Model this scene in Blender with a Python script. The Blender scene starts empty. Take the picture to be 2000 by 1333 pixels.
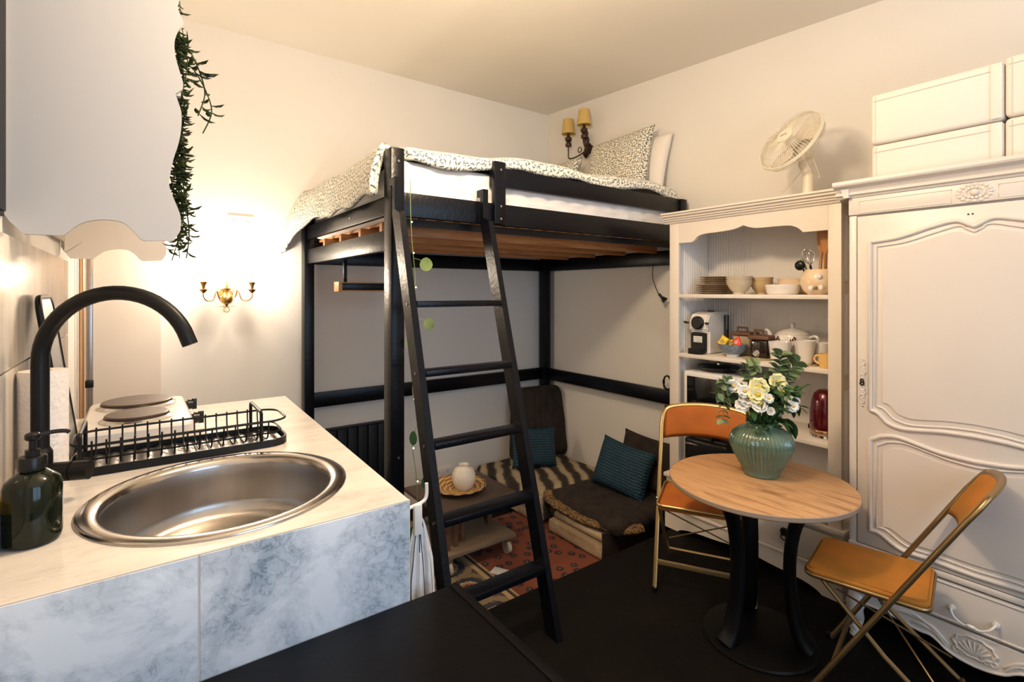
import bpy, bmesh, math, random
from mathutils import Vector, Matrix
from mathutils.geometry import tessellate_polygon
R = random.Random(7)
PI = math.pi
C = bpy.context.scene.collection
sc = bpy.context.scene

# ------------------------------------------------------------------ camera, world, light, exposure
cam_d = bpy.data.cameras.new('camera'); cam = bpy.data.objects.new('camera', cam_d); C.objects.link(cam)
cam_d.sensor_width = 36; cam_d.lens = 18.0                 # 1000 px focal length on a 2000 px frame
cam_d.shift_y = -0.048
cam_d.clip_start = 0.02
cam.location = (0, 0, 1.45)
cam.rotation_euler = (PI/2, 0, -math.atan2(0.5905, 0.807))
sc.camera = cam

w = bpy.data.worlds.new('world'); sc.world = w; w.use_nodes = True
bg = w.node_tree.nodes['Background']; bg.inputs[0].default_value = (0.62, 0.78, 1.0, 1); bg.inputs[1].default_value = 1.0

def light(name, kind, loc, energy, col, size=0.1, rot=None, sy=None, spread=None):
    d = bpy.data.lights.new(name, kind); d.energy = energy; d.color = col
    if kind == 'AREA':
        d.size = size
        if sy: d.shape = 'RECTANGLE'; d.size_y = sy
    elif kind in ('POINT', 'SPOT'):
        d.shadow_soft_size = size
    o = bpy.data.objects.new(name, d); C.objects.link(o); o.location = loc
    if rot: o.rotation_euler = rot
    return o
light('window_daylight', 'AREA', (1.15, -1.72, 1.75), 36, (0.46, 0.70, 1.0), 1.7, (PI/2, 0, 0), 1.7)
light('ceiling_lamp_light', 'POINT', (0.95, 1.35, 2.58), 78, (1.0, 0.76, 0.51), 0.11)
light('sconce_bulb_light_a', 'POINT', (0.325, 3.62, 1.62), 12, (1.0, 0.84, 0.66), 0.03)
light('sconce_bulb_light_b', 'POINT', (0.600, 3.62, 1.62), 12, (1.0, 0.84, 0.66), 0.03)

light('added_ceiling_fill', 'SPOT', (0.6, -0.9, 1.3), 120, (1.0, 0.78, 0.56), 0.25, (math.radians(180-25), 0, math.radians(-25)))  # added warm fill that lifts the ceiling brightness; no actual lamp there
bpy.data.lights['added_ceiling_fill'].spot_size = math.radians(130); bpy.data.lights['added_ceiling_fill'].spot_blend = 1.0

sc.view_settings.view_transform = 'Standard'
sc.view_settings.look = 'None'
sc.view_settings.exposure = 0.06
sc.view_settings.gamma = 1.0
sc.view_settings.use_curve_mapping = False

# ------------------------------------------------------------------ materials
def nodes(name):
    m = bpy.data.materials.new(name); m.use_nodes = True
    nt = m.node_tree; return m, nt, nt.nodes, nt.links, nt.nodes['Principled BSDF']

def rgb(c): return (c[0], c[1], c[2], 1)

def mat(name, col, rough=0.5, metal=0.0, var=0.0, vscale=6.0, bump=0.0, bscale=60.0, coat=0.0, col2=None,
        stretch=(1, 1, 1), trans=0.0, emit=0.0, sheen=0.0, spec=None, ecol=None, detail=4.0, sss=0.0):
    m, nt, N, L, b = nodes(name)
    b.inputs['Base Color'].default_value = rgb(col); b.inputs['Roughness'].default_value = rough
    b.inputs['Metallic'].default_value = metal
    if coat: b.inputs['Coat Weight'].default_value = coat; b.inputs['Coat Roughness'].default_value = 0.08
    if trans: b.inputs['Transmission Weight'].default_value = trans
    if sheen: b.inputs['Sheen Weight'].default_value = sheen; b.inputs['Sheen Roughness'].default_value = 0.4; b.inputs['Sheen Tint'].default_value = rgb(col2 or col)
    if spec is not None: b.inputs['Specular IOR Level'].default_value = spec
    if emit: b.inputs['Emission Color'].default_value = rgb(ecol or col); b.inputs['Emission Strength'].default_value = emit
    tc = N.new('ShaderNodeTexCoord'); mp = N.new('ShaderNodeMapping'); L.new(tc.outputs['Object'], mp.inputs[0])
    mp.inputs['Scale'].default_value = stretch
    n = N.new('ShaderNodeTexNoise'); n.inputs['Scale'].default_value = vscale; n.inputs['Detail'].default_value = detail
    L.new(mp.outputs[0], n.inputs[0])
    c2 = col2 or tuple(min(1, x*(1-var)) for x in col)
    mr = N.new('ShaderNodeMapRange'); mr.inputs[1].default_value = 0.35; mr.inputs[2].default_value = 0.65
    L.new(n.outputs[0], mr.inputs[0])
    mx = N.new('ShaderNodeMix'); mx.data_type = 'RGBA'
    mx.inputs[6].default_value = rgb(col); mx.inputs[7].default_value = rgb(c2)
    if var or col2:
        L.new(mr.outputs[0], mx.inputs[0]); L.new(mx.outputs[2], b.inputs['Base Color'])
    if bump:
        n2 = N.new('ShaderNodeTexNoise'); n2.inputs['Scale'].default_value = bscale; n2.inputs['Detail'].default_value = 3
        L.new(mp.outputs[0], n2.inputs[0])
        bp = N.new('ShaderNodeBump'); bp.inputs['Strength'].default_value = bump; bp.inputs['Distance'].default_value = 0.01
        L.new(n2.outputs[0], bp.inputs['Height']); L.new(bp.outputs[0], b.inputs['Normal'])
    return m

def ramp(N, stops):
    r = N.new('ShaderNodeValToRGB'); e = r.color_ramp.elements
    e[0].position = stops[0][0]; e[0].color = rgb(stops[0][1]); e[1].position = stops[-1][0]; e[1].color = rgb(stops[-1][1])
    for p, c in stops[1:-1]:
        x = e.new(p); x.color = rgb(c)
    return r

def wood(name, c1, c2, rough=0.5, scale=3.0, stretch=(1, 12, 12), bump=0.15, coat=0.0):
    m, nt, N, L, b = nodes(name)
    tc = N.new('ShaderNodeTexCoord'); mp = N.new('ShaderNodeMapping'); mp.inputs['Scale'].default_value = stretch
    L.new(tc.outputs['Object'], mp.inputs[0])
    n = N.new('ShaderNodeTexNoise'); n.inputs['Scale'].default_value = scale; n.inputs['Detail'].default_value = 6; n.inputs['Distortion'].default_value = 0.6
    L.new(mp.outputs[0], n.inputs[0])
    r = ramp(N, [(0.3, c2), (0.5, c1), (0.72, tuple((a+bb)/2 for a, bb in zip(c1, c2)))]); L.new(n.outputs[0], r.inputs[0])
    L.new(r.outputs[0], b.inputs['Base Color']); b.inputs['Roughness'].default_value = rough
    if coat: b.inputs['Coat Weight'].default_value = coat; b.inputs['Coat Roughness'].default_value = 0.15
    bp = N.new('ShaderNodeBump'); bp.inputs['Strength'].default_value = bump; bp.inputs['Distance'].default_value = 0.004
    L.new(n.outputs[0], bp.inputs['Height']); L.new(bp.outputs[0], b.inputs['Normal'])
    return m

def marble(name, base, vein, dark, scale=2.2, rough=0.12, stretch=(1, 1, 1), amount=0.5):
    m, nt, N, L, b = nodes(name)
    tc = N.new('ShaderNodeTexCoord'); mp = N.new('ShaderNodeMapping'); mp.inputs['Scale'].default_value = stretch
    mp.inputs['Rotation'].default_value = (0.2, 0.6, 0.5)
    L.new(tc.outputs['Object'], mp.inputs[0])
    n1 = N.new('ShaderNodeTexNoise'); n1.inputs['Scale'].default_value = scale; n1.inputs['Detail'].default_value = 9; n1.inputs['Roughness'].default_value = 0.68; n1.inputs['Distortion'].default_value = 0.35
    L.new(mp.outputs[0], n1.inputs[0])
    n2 = N.new('ShaderNodeTexNoise'); n2.inputs['Scale'].default_value = scale*3.5; n2.inputs['Detail'].default_value = 8; n2.inputs['Roughness'].default_value = 0.7; n2.inputs['Distortion'].default_value = 0.5
    L.new(mp.outputs[0], n2.inputs[0])
    r1 = ramp(N, [(0.34, vein), (0.58, base), (1.0, base)]); L.new(n1.outputs[0], r1.inputs[0])
    # thin veins: |n2 - .5| small
    s = N.new('ShaderNodeMath'); s.operation = 'SUBTRACT'; s.inputs[1].default_value = 0.5; L.new(n2.outputs[0], s.inputs[0])
    a = N.new('ShaderNodeMath'); a.operation = 'ABSOLUTE'; L.new(s.outputs[0], a.inputs[0])
    mr = N.new('ShaderNodeMapRange'); mr.inputs[1].default_value = 0.0; mr.inputs[2].default_value = 0.035; mr.inputs[3].default_value = 1; mr.inputs[4].default_value = 0
    L.new(a.outputs[0], mr.inputs[0])
    mk = N.new('ShaderNodeMapRange'); mk.inputs[1].default_value = 0.55; mk.inputs[2].default_value = 0.3; mk.inputs[3].default_value = 0; mk.inputs[4].default_value = amount
    L.new(n1.outputs[0], mk.inputs[0])
    ml = N.new('ShaderNodeMath'); ml.operation = 'MULTIPLY'; L.new(mr.outputs[0], ml.inputs[0]); L.new(mk.outputs[0], ml.inputs[1])
    mx = N.new('ShaderNodeMix'); mx.data_type = 'RGBA'; L.new(ml.outputs[0], mx.inputs[0]); L.new(r1.outputs[0], mx.inputs[6]); mx.inputs[7].default_value = rgb(dark)
    L.new(mx.outputs[2], b.inputs['Base Color']); b.inputs['Roughness'].default_value = rough
    return m

def leafprint(name, base, leaf, cell=55.0, a=2.2, bb=7.0, thr=0.02, rough=0.85):
    """little leaves scattered over a cloth, in the cloth's own UVs (metres)"""
    m, nt, N, L, b = nodes(name)
    tc = N.new('ShaderNodeTexCoord')
    last = None
    for k in range(2):
        mp = N.new('ShaderNodeMapping'); mp.inputs['Location'].default_value = (0.37*k, 0.21*k, 0); L.new(tc.outputs['UV'], mp.inputs[0])
        v = N.new('ShaderNodeTexVoronoi'); v.voronoi_dimensions = '2D'; v.inputs['Scale'].default_value = cell; v.inputs['Randomness'].default_value = 0.75
        L.new(mp.outputs[0], v.inputs['Vector'])
        sb = N.new('ShaderNodeVectorMath'); sb.operation = 'SUBTRACT'
        L.new(mp.outputs[0], sb.inputs[0]); L.new(v.outputs['Position'], sb.inputs[1])
        sp = N.new('ShaderNodeSeparateColor'); L.new(v.outputs['Color'], sp.inputs[0])
        an = N.new('ShaderNodeMath'); an.operation = 'MULTIPLY'; an.inputs[1].default_value = 6.283; L.new(sp.outputs[0], an.inputs[0])
        ro = N.new('ShaderNodeVectorRotate'); ro.rotation_type = 'Z_AXIS'; L.new(sb.outputs[0], ro.inputs['Vector']); L.new(an.outputs[0], ro.inputs['Angle'])
        sc_ = N.new('ShaderNodeVectorMath'); sc_.operation = 'MULTIPLY'; sc_.inputs[1].default_value = (a, bb, 0); L.new(ro.outputs[0], sc_.inputs[0])
        ln = N.new('ShaderNodeVectorMath'); ln.operation = 'LENGTH'; L.new(sc_.outputs[0], ln.inputs[0])
        lt = N.new('ShaderNodeMath'); lt.operation = 'LESS_THAN'; lt.inputs[1].default_value = thr; L.new(ln.outputs['Value'], lt.inputs[0])
        if last is None: last = lt
        else:
            mxx = N.new('ShaderNodeMath'); mxx.operation = 'MAXIMUM'; L.new(last.outputs[0], mxx.inputs[0]); L.new(lt.outputs[0], mxx.inputs[1]); last = mxx
    mx = N.new('ShaderNodeMix'); mx.data_type = 'RGBA'; L.new(last.outputs[0], mx.inputs[0])
    mx.inputs[6].default_value = rgb(base); mx.inputs[7].default_value = rgb(leaf)
    L.new(mx.outputs[2], b.inputs['Base Color']); b.inputs['Roughness'].default_value = rough
    n2 = N.new('ShaderNodeTexNoise'); n2.inputs['Scale'].default_value = 14; L.new(tc.outputs['Object'], n2.inputs[0])
    bp = N.new('ShaderNodeBump'); bp.inputs['Strength'].default_value = 0.35; bp.inputs['Distance'].default_value = 0.02
    L.new(n2.outputs[0], bp.inputs['Height']); L.new(bp.outputs[0], b.inputs['Normal'])
    return m

def stripes(name, cols, scale, direction='X', distort=2.0, rough=0.9, coord='Object', dscale=2.0, prof='SIN', bump=0.5, rot=(0, 0, 0)):
    m, nt, N, L, b = nodes(name)
    tc = N.new('ShaderNodeTexCoord'); mp = N.new('ShaderNodeMapping'); L.new(tc.outputs[coord], mp.inputs[0]); mp.inputs['Rotation'].default_value = rot
    wv = N.new('ShaderNodeTexWave'); wv.bands_direction = direction; wv.wave_profile = prof
    wv.inputs['Scale'].default_value = scale; wv.inputs['Distortion'].default_value = distort; wv.inputs['Detail'].default_value = 3; wv.inputs['Detail Scale'].default_value = dscale
    L.new(mp.outputs[0], wv.inputs[0])
    r = ramp(N, cols); L.new(wv.outputs[1], r.inputs[0]); L.new(r.outputs[0], b.inputs['Base Color'])
    b.inputs['Roughness'].default_value = rough
    n2 = N.new('ShaderNodeTexNoise'); n2.inputs['Scale'].default_value = 90; L.new(mp.outputs[0], n2.inputs[0])
    bp = N.new('ShaderNodeBump'); bp.inputs['Strength'].default_value = bump; bp.inputs['Distance'].default_value = 0.02
    L.new(n2.outputs[0], bp.inputs['Height']); L.new(bp.outputs[0], b.inputs['Normal'])
    return m

def rugmat():
    m, nt, N, L, b = nodes('rug_wool')
    tc = N.new('ShaderNodeTexCoord')
    v = N.new('ShaderNodeTexVoronoi'); v.voronoi_dimensions = '2D'; v.inputs['Scale'].default_value = 10; v.inputs['Randomness'].default_value = 0.8
    L.new(tc.outputs['UV'], v.inputs['Vector'])
    r = ramp(N, [(0.0, (0.30, 0.25, 0.18)), (0.07, (0.02, 0.018, 0.025)), (0.20, (0.12, 0.035, 0.02)), (0.24, (0.03, 0.02, 0.025)), (0.28, (0.20, 0.055, 0.028)), (1, (0.22, 0.062, 0.032))])
    r.color_ramp.interpolation = 'CONSTANT'
    n = N.new('ShaderNodeTexNoise'); n.inputs['Scale'].default_value = 60; L.new(tc.outputs['UV'], n.inputs[0])
    ad = N.new('ShaderNodeMath'); ad.operation = 'MULTIPLY_ADD'; ad.inputs[1].default_value = 0.25; L.new(n.outputs[0], ad.inputs[0]); L.new(v.outputs['Distance'], ad.inputs[2])
    sb = N.new('ShaderNodeMath'); sb.operation = 'SUBTRACT'; sb.inputs[1].default_value = 0.10; L.new(ad.outputs[0], sb.inputs[0])
    L.new(sb.outputs[0], r.inputs[0])
    # border band: by distance from the left edge (uv x)
    sx = N.new('ShaderNodeSeparateXYZ'); L.new(tc.outputs['UV'], sx.inputs[0])
    vb = N.new('ShaderNodeTexVoronoi'); vb.voronoi_dimensions = '2D'; vb.inputs['Scale'].default_value = 3.6; vb.inputs['Randomness'].default_value = 0.1
    L.new(tc.outputs['UV'], vb.inputs['Vector'])
    rb = ramp(N, [(0, (0.4, 0.3, 0.2)), (0.08, (0.03, 0.02, 0.03)), (0.16, (0.28, 0.10, 0.06)), (0.22, (0.40, 0.30, 0.17)), (0.27, (0.03, 0.03, 0.04)), (0.42, (0.22, 0.16, 0.085)), (0.6, (0.07, 0.05, 0.05))])
    rb.color_ramp.interpolation = 'CONSTANT'; 
    ab = N.new('ShaderNodeMath'); ab.operation = 'MULTIPLY_ADD'; ab.inputs[1].default_value = 0.2; L.new(n.outputs[0], ab.inputs[0]); L.new(vb.outputs['Distance'], ab.inputs[2])
    sb2 = N.new('ShaderNodeMath'); sb2.operation = 'SUBTRACT'; sb2.inputs[1].default_value = 0.08; L.new(ab.outputs[0], sb2.inputs[0]); L.new(sb2.outputs[0], rb.inputs[0])
    lt = N.new('ShaderNodeMath'); lt.operation = 'LESS_THAN'; lt.inputs[1].default_value = 0.42; L.new(sx.outputs[0], lt.inputs[0])
    mx = N.new('ShaderNodeMix'); mx.data_type = 'RGBA'; L.new(lt.outputs[0], mx.inputs[0]); L.new(r.outputs[0], mx.inputs[6]); L.new(rb.outputs[0], mx.inputs[7])
    # two pale border lines
    def band(lo, hi, prev, col):
        g = N.new('ShaderNodeMath'); g.operation = 'COMPARE'; g.inputs[1].default_value = (lo+hi)/2; g.inputs[2].default_value = (hi-lo)/2; L.new(sx.outputs[0], g.inputs[0])
        mm = N.new('ShaderNodeMix'); mm.data_type = 'RGBA'; L.new(g.outputs[0], mm.inputs[0]); L.new(prev, mm.inputs[6]); mm.inputs[7].default_value = rgb(col); return mm.outputs[2]
    o = band(0.42, 0.45, mx.outputs[2], (0.42, 0.30, 0.15)); o = band(0.47, 0.485, o, (0.42, 0.30, 0.15)); o = band(0.45, 0.47, o, (0.04, 0.03, 0.03))
    L.new(o, b.inputs['Base Color']); b.inputs['Roughness'].default_value = 0.95
    return m

def polar_plate():
    m, nt, N, L, b = nodes('woven_plate_rattan')
    tc = N.new('ShaderNodeTexCoord'); sx = N.new('ShaderNodeSeparateXYZ'); L.new(tc.outputs['UV'], sx.inputs[0])
    # uv.x = angle in turns, uv.y = radius 0..1
    sp = N.new('ShaderNodeMath'); sp.operation = 'MULTIPLY_ADD'; sp.inputs[1].default_value = 0.9; L.new(sx.outputs[1], sp.inputs[0]); L.new(sx.outputs[0], sp.inputs[2])
    mu = N.new('ShaderNodeMath'); mu.operation = 'MULTIPLY'; mu.inputs[1].default_value = 14.0; L.new(sp.outputs[0], mu.inputs[0])
    fr = N.new('ShaderNodeMath'); fr.operation = 'FRACT'; L.new(mu.outputs[0], fr.inputs[0])
    lt = N.new('ShaderNodeMath'); lt.operation = 'LESS_THAN'; lt.inputs[1].default_value = 0.5; L.new(fr.outputs[0], lt.inputs[0])
    m2 = N.new('ShaderNodeMath'); m2.operation = 'MULTIPLY'; m2.inputs[1].default_value = 5.5; L.new(sx.outputs[1], m2.inputs[0])
    f2 = N.new('ShaderNodeMath'); f2.operation = 'FRACT'; L.new(m2.outputs[0], f2.inputs[0])
    l2 = N.new('ShaderNodeMath'); l2.operation = 'LESS_THAN'; l2.inputs[1].default_value = 0.55; L.new(f2.outputs[0], l2.inputs[0])
    an = N.new('ShaderNodeMath'); an.operation = 'MULTIPLY'; L.new(lt.outputs[0], an.inputs[0]); L.new(l2.outputs[0], an.inputs[1])
    mx = N.new('ShaderNodeMix'); mx.data_type = 'RGBA'; L.new(an.outputs[0], mx.inputs[0]); mx.inputs[6].default_value = (0.62, 0.36, 0.12, 1); mx.inputs[7].default_value = (0.03, 0.02, 0.02, 1)
    L.new(mx.outputs[2], b.inputs['Base Color']); b.inputs['Roughness'].default_value = 0.7
    bp = N.new('ShaderNodeBump'); bp.inputs['Strength'].default_value = 0.6; bp.inputs['Distance'].default_value = 0.004
    L.new(f2.outputs[0], bp.inputs['Height']); L.new(bp.outputs[0], b.inputs['Normal'])
    return m

M = {}
M['wall'] = mat('painted_plaster', (0.80, 0.765, 0.71), 0.9, var=0.03, vscale=1.5, bump=0.05, bscale=40)
M['ceiling'] = mat('ceiling_paint', (0.84, 0.79, 0.71), 0.95, var=0.03, vscale=1.2)
M['floor'] = mat('black_painted_floor', (0.005, 0.004, 0.0035), 0.6, vscale=5, bump=0.25, bscale=25, col2=(0.007, 0.0055, 0.004), spec=0.10)
M['riser'] = mat('black_step_paint', (0.010, 0.009, 0.008), 0.6)
M['desk'] = mat('black_desk_top_paint', (0.0035, 0.0035, 0.0045), 0.40, bump=0.08, bscale=30, col2=(0.005, 0.004, 0.004), vscale=4, spec=0.09)
M['black'] = mat('black_stained_wood', (0.003, 0.0035, 0.006), 0.30, bump=0.12, bscale=60, stretch=(1, 1, 1), spec=0.25)
M['blackm'] = mat('matt_black_metal', (0.004, 0.004, 0.004), 0.40, spec=0.3)
M['blackp'] = mat('black_plastic', (0.005, 0.005, 0.005), 0.3, spec=0.35)
M['radiator'] = mat('black_radiator_enamel', (0.004, 0.006, 0.009), 0.5, spec=0.3)
M['slat'] = wood('orange_pine', (0.60, 0.27, 0.09), (0.40, 0.15, 0.045), 0.5, 3, (1, 14, 14))
M['sheet'] = mat('white_sheet', (0.84, 0.80, 0.77), 0.9, bump=0.4, bscale=9, stretch=(1, 1, 2))
M['duvet'] = leafprint('leaf_print_cotton', (0.82, 0.79, 0.70), (0.10, 0.13, 0.115), 38, 2.0, 7.6, 0.0225)
M['pillowp'] = leafprint('leaf_print_cotton_small', (0.78, 0.74, 0.62), (0.10, 0.11, 0.085), 52, 2.0, 7.0, 0.0190)
M['pwhite'] = mat('white_pillow_cotton', (0.82, 0.76, 0.68), 0.9, bump=0.3, bscale=12)
M['marble_top'] = marble('countertop_marble', (0.80, 0.755, 0.70), (0.66, 0.62, 0.58), (0.40, 0.37, 0.34), 2.0, 0.22, (1, 3.5, 1), 0.5)
M['marble_front'] = marble('front_tile_marble', (0.80, 0.85, 0.91), (0.40, 0.48, 0.57), (0.08, 0.13, 0.18), 5.5, 0.18, (1, 1, 1), 0.8)  # same stone as the worktop, with the daylight's blue put into its colour
M['splash'] = marble('backsplash_marble', (0.66, 0.60, 0.52), (0.52, 0.46, 0.39), (0.36, 0.32, 0.28), 2.4, 0.16, (1, 5, 0.8), 0.5)
M['grout'] = mat('tile_grout', (0.72, 0.62, 0.55), 0.9)
M['steel'] = mat('brushed_steel', (0.46, 0.43, 0.40), 0.30, 1.0, var=0.12, vscale=14, stretch=(1, 1, 0.05), bump=0.03, bscale=200)
_b = M['steel'].node_tree.nodes['Principled BSDF']; _b.inputs['Anisotropic'].default_value = 0.75
_t = M['steel'].node_tree.nodes.new('ShaderNodeTangent'); _t.direction_type = 'RADIAL'; _t.axis = 'Z'; M['steel'].node_tree.links.new(_t.outputs[0], _b.inputs['Tangent'])
M['steelrim'] = mat('polished_steel', (0.52, 0.48, 0.44), 0.20, 1.0)
M['chrome'] = mat('chrome', (0.75, 0.73, 0.70), 0.12, 1.0)
M['greyrack'] = mat('drip_tray_steel', (0.22, 0.20, 0.19), 0.35, 0.9)
M['bottle'] = mat('dark_green_glass', (0.006, 0.010, 0.004), 0.08, spec=0.35)
M['white'] = mat('white_enamel', (0.80, 0.77, 0.73), 0.3, coat=0.3)
M['whiteplastic'] = mat('white_plastic', (0.80, 0.76, 0.70), 0.4)
M['paper'] = mat('paper_towel', (0.82, 0.78, 0.75), 0.95, bump=0.5, bscale=70)
M['hotplate'] = mat('cast_iron_hotplate', (0.075, 0.05, 0.04), 0.4, 0.5)
M['sponge'] = mat('yellow_sponge', (0.72, 0.42, 0.08), 0.95, bump=0.9, bscale=120)
M['scourer'] = mat('grey_scourer', (0.10, 0.10, 0.10), 0.95, bump=0.9, bscale=200)
M['cabgrey'] = mat('white_lacquered_board', (0.56, 0.55, 0.54), 0.45)
M['plantdark'] = mat('artificial_vine_green', (0.015, 0.024, 0.008), 0.6, var=0.5, vscale=20, col2=(0.05, 0.075, 0.02), spec=0.2)
M['vinegreen'] = mat('eucalyptus_leaf', (0.16, 0.24, 0.07), 0.5, col2=(0.30, 0.36, 0.14), vscale=9)
M['brass'] = mat('aged_brass', (0.60, 0.38, 0.13), 0.3, 1.0, var=0.3, vscale=30)
M['goldpaint'] = mat('gold_lacquered_steel', (0.66, 0.47, 0.21), 0.32, 0.85)
M['darkgold'] = mat('bronze_lacquered_steel', (0.33, 0.22, 0.10), 0.32, 0.85)
M['bulb'] = mat('glowing_bulb_glass', (1, 0.85, 0.6), 0.3, emit=12, ecol=(1.0, 0.82, 0.55))
M['fairy'] = mat('fairy_light', (1, 0.9, 0.7), 0.3, emit=6, ecol=(1.0, 0.9, 0.7))
M['shade'] = mat('yellow_lampshade_fabric', (0.62, 0.42, 0.13), 0.85)
M['bronze'] = mat('dark_bronze', (0.06, 0.03, 0.02), 0.4, 0.6)
M['cream'] = mat('cream_painted_wood', (0.78, 0.70, 0.60), 0.45, var=0.05, vscale=3)
M['creamshelf'] = mat('cream_shelf_paint', (0.78, 0.71, 0.63), 0.5)
M['bead'] = mat('beadboard_paint', (0.82, 0.79, 0.75), 0.5)
M['ward'] = mat('wardrobe_paint', (0.74, 0.67, 0.60), 0.38, var=0.05, vscale=2, bump=0.03, bscale=30)
M['porcelain'] = mat('white_porcelain', (0.82, 0.78, 0.73), 0.18, coat=0.4)
M['iron'] = mat('black_iron', (0.02, 0.018, 0.016), 0.5, 0.5)
M['bag'] = mat('white_storage_fabric', (0.74, 0.69, 0.62), 0.85, bump=0.3, bscale=8)
M['seam'] = mat('storage_box_seam', (0.62, 0.56, 0.48), 0.85)
M['fan'] = mat('ivory_fan_plastic', (0.76, 0.70, 0.58), 0.35)
M['fanblade'] = mat('fan_blade_plastic', (0.70, 0.63, 0.52), 0.35)
M['table'] = wood('oak_table_laminate', (0.56, 0.32, 0.15), (0.30, 0.15, 0.065), 0.42, 3.2, (7, 1.1, 8), 0.08)
M['tedge'] = mat('table_edge_band', (0.33, 0.24, 0.17), 0.6)
M['castiron'] = mat('black_cast_iron', (0.002, 0.002, 0.002), 0.5, spec=0.2)
M['velvet'] = mat('mustard_velvet', (0.54, 0.175, 0.012), 0.75, vscale=5, sheen=0.4, col2=(0.33, 0.135, 0.010))
M['velvet_o'] = mat('orange_velvet', (0.50, 0.135, 0.012), 0.75, var=0.25, vscale=6, sheen=0.4)
M['celadon'] = mat('celadon_glaze', (0.10, 0.175, 0.13), 0.16, var=0.2, vscale=8, coat=0.6, col2=(0.09, 0.13, 0.07))
M['stem'] = mat('green_stem', (0.10, 0.18, 0.04), 0.6)
M['leafd'] = mat('dark_green_leaf', (0.018, 0.06, 0.018), 0.5, col2=(0.04, 0.115, 0.025), vscale=15)
M['leafe'] = mat('grey_green_eucalyptus', (0.12, 0.18, 0.08), 0.6, col2=(0.20, 0.25, 0.10), vscale=15)
M['petalw'] = mat('white_petal', (0.82, 0.80, 0.74), 0.7)
M['petaly'] = mat('pale_yellow_petal', (0.80, 0.74, 0.38), 0.7)
M['rug'] = rugmat()
M['fur'] = mat('dark_brown_fur', (0.014, 0.009, 0.007), 0.95, bump=1.0, bscale=70, sheen=0.12, col2=(0.030, 0.020, 0.014), vscale=18, stretch=(1, 1, 0.4))
M['leopard'] = mat('leopard_speckled_trim', (0.012, 0.009, 0.007), 0.9, col2=(0.30, 0.17, 0.06), vscale=90, bump=0.6)
M['zebra'] = stripes('striped_fur', [(0.0, (0.03, 0.022, 0.016)), (0.45, (0.07, 0.05, 0.03)), (0.72, (0.42, 0.32, 0.20)), (1.0, (0.50, 0.40, 0.26))], 2.4, 'X', 2.5, 0.95, bump=1.0, rot=(0, 0, 0.5))
M['teal'] = stripes('teal_velvet_ribbed', [(0, (0.002, 0.007, 0.014)), (0.5, (0.004, 0.035, 0.065)), (1, (0.008, 0.07, 0.12))], 15, 'Y', 0.6, 0.6, coord='UV', bump=0.7)
M['foam'] = stripes('beige_folded_mattress', [(0, (0.30, 0.21, 0.12)), (0.5, (0.42, 0.31, 0.19)), (1, (0.50, 0.38, 0.24))], 3.0, 'Z', 3.0, 0.8, bump=0.3)
M['cotable'] = wood('dark_walnut_board', (0.10, 0.065, 0.045), (0.055, 0.035, 0.025), 0.5, 3, (1, 12, 8))
M['cotable2'] = wood('grey_brown_board', (0.20, 0.14, 0.085), (0.12, 0.08, 0.05), 0.6, 3, (1, 12, 8))
M['plate'] = polar_plate()
M['ribvase'] = mat('cream_stoneware', (0.72, 0.65, 0.54), 0.5)
M['stonew'] = mat('beige_stoneware', (0.60, 0.52, 0.38), 0.35, var=0.15, vscale=20)
M['stoneb'] = mat('tan_stoneware', (0.55, 0.40, 0.22), 0.35)
M['platerim'] = mat('brown_plate_rim', (0.22, 0.13, 0.08), 0.4)
M['jug'] = mat('cream_glazed_jug', (0.80, 0.62, 0.42), 0.2, coat=0.4)
M['utwood'] = wood('orange_spoon_wood', (0.55, 0.25, 0.08), (0.38, 0.15, 0.04), 0.5, 3, (10, 10, 1))
M['bluebowl'] = mat('speckled_blue_glaze', (0.24, 0.29, 0.36), 0.35, var=0.4, vscale=70)
M['yellow'] = mat('yellow_packet', (0.85, 0.55, 0.03), 0.35)
M['red'] = mat('red_packet', (0.80, 0.06, 0.03), 0.35)
M['lidwood'] = wood('dark_acacia_lid', (0.16, 0.075, 0.04), (0.09, 0.04, 0.02), 0.5, 4, (8, 1, 8))
M['canister'] = mat('tan_canister', (0.42, 0.33, 0.22), 0.4)
M['darkglass'] = mat('dark_coffee_glass', (0.02, 0.012, 0.01), 0.1, coat=0.5)
M['cherry'] = mat('dark_cherry_print', (0.10, 0.02, 0.015), 0.3)
M['yellowcup'] = mat('honey_yellow_cup', (0.80, 0.50, 0.16), 0.3, coat=0.3)
M['mugp'] = mat('black_white_patterned_mug', (0.03, 0.03, 0.03), 0.3, col2=(0.55, 0.50, 0.44), vscale=45)
M['woven'] = mat('woven_straw', (0.50, 0.38, 0.22), 0.9, bump=0.8, bscale=120)
M['mwave'] = mat('microwave_white', (0.80, 0.78, 0.75), 0.3)
M['mwdoor'] = mat('microwave_black_glass', (0.006, 0.006, 0.007), 0.08)
M['kettle'] = mat('metallic_red_enamel', (0.10, 0.004, 0.008), 0.18, 0.4, coat=0.6)
M['rosewood'] = mat('copper_ring', (0.55, 0.34, 0.20), 0.25, 0.9)
M['towel'] = mat('white_tea_towel', (0.82, 0.80, 0.78), 0.9, bump=0.3, bscale=60)
M['towelline'] = mat('navy_towel_line', (0.04, 0.05, 0.09), 0.9)
M['label'] = mat('white_paper_label', (0.75, 0.74, 0.72), 0.7)
M['labelgrey'] = mat('grey_print', (0.25, 0.25, 0.26), 0.7)
M['socket'] = mat('white_socket_plastic', (0.78, 0.74, 0.70), 0.4)
M['hole'] = mat('socket_hole_dark', (0.05, 0.04, 0.035), 0.6)
M['glass'] = mat('window_glass', (1, 1, 1), 0.0, trans=1.0)
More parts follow.
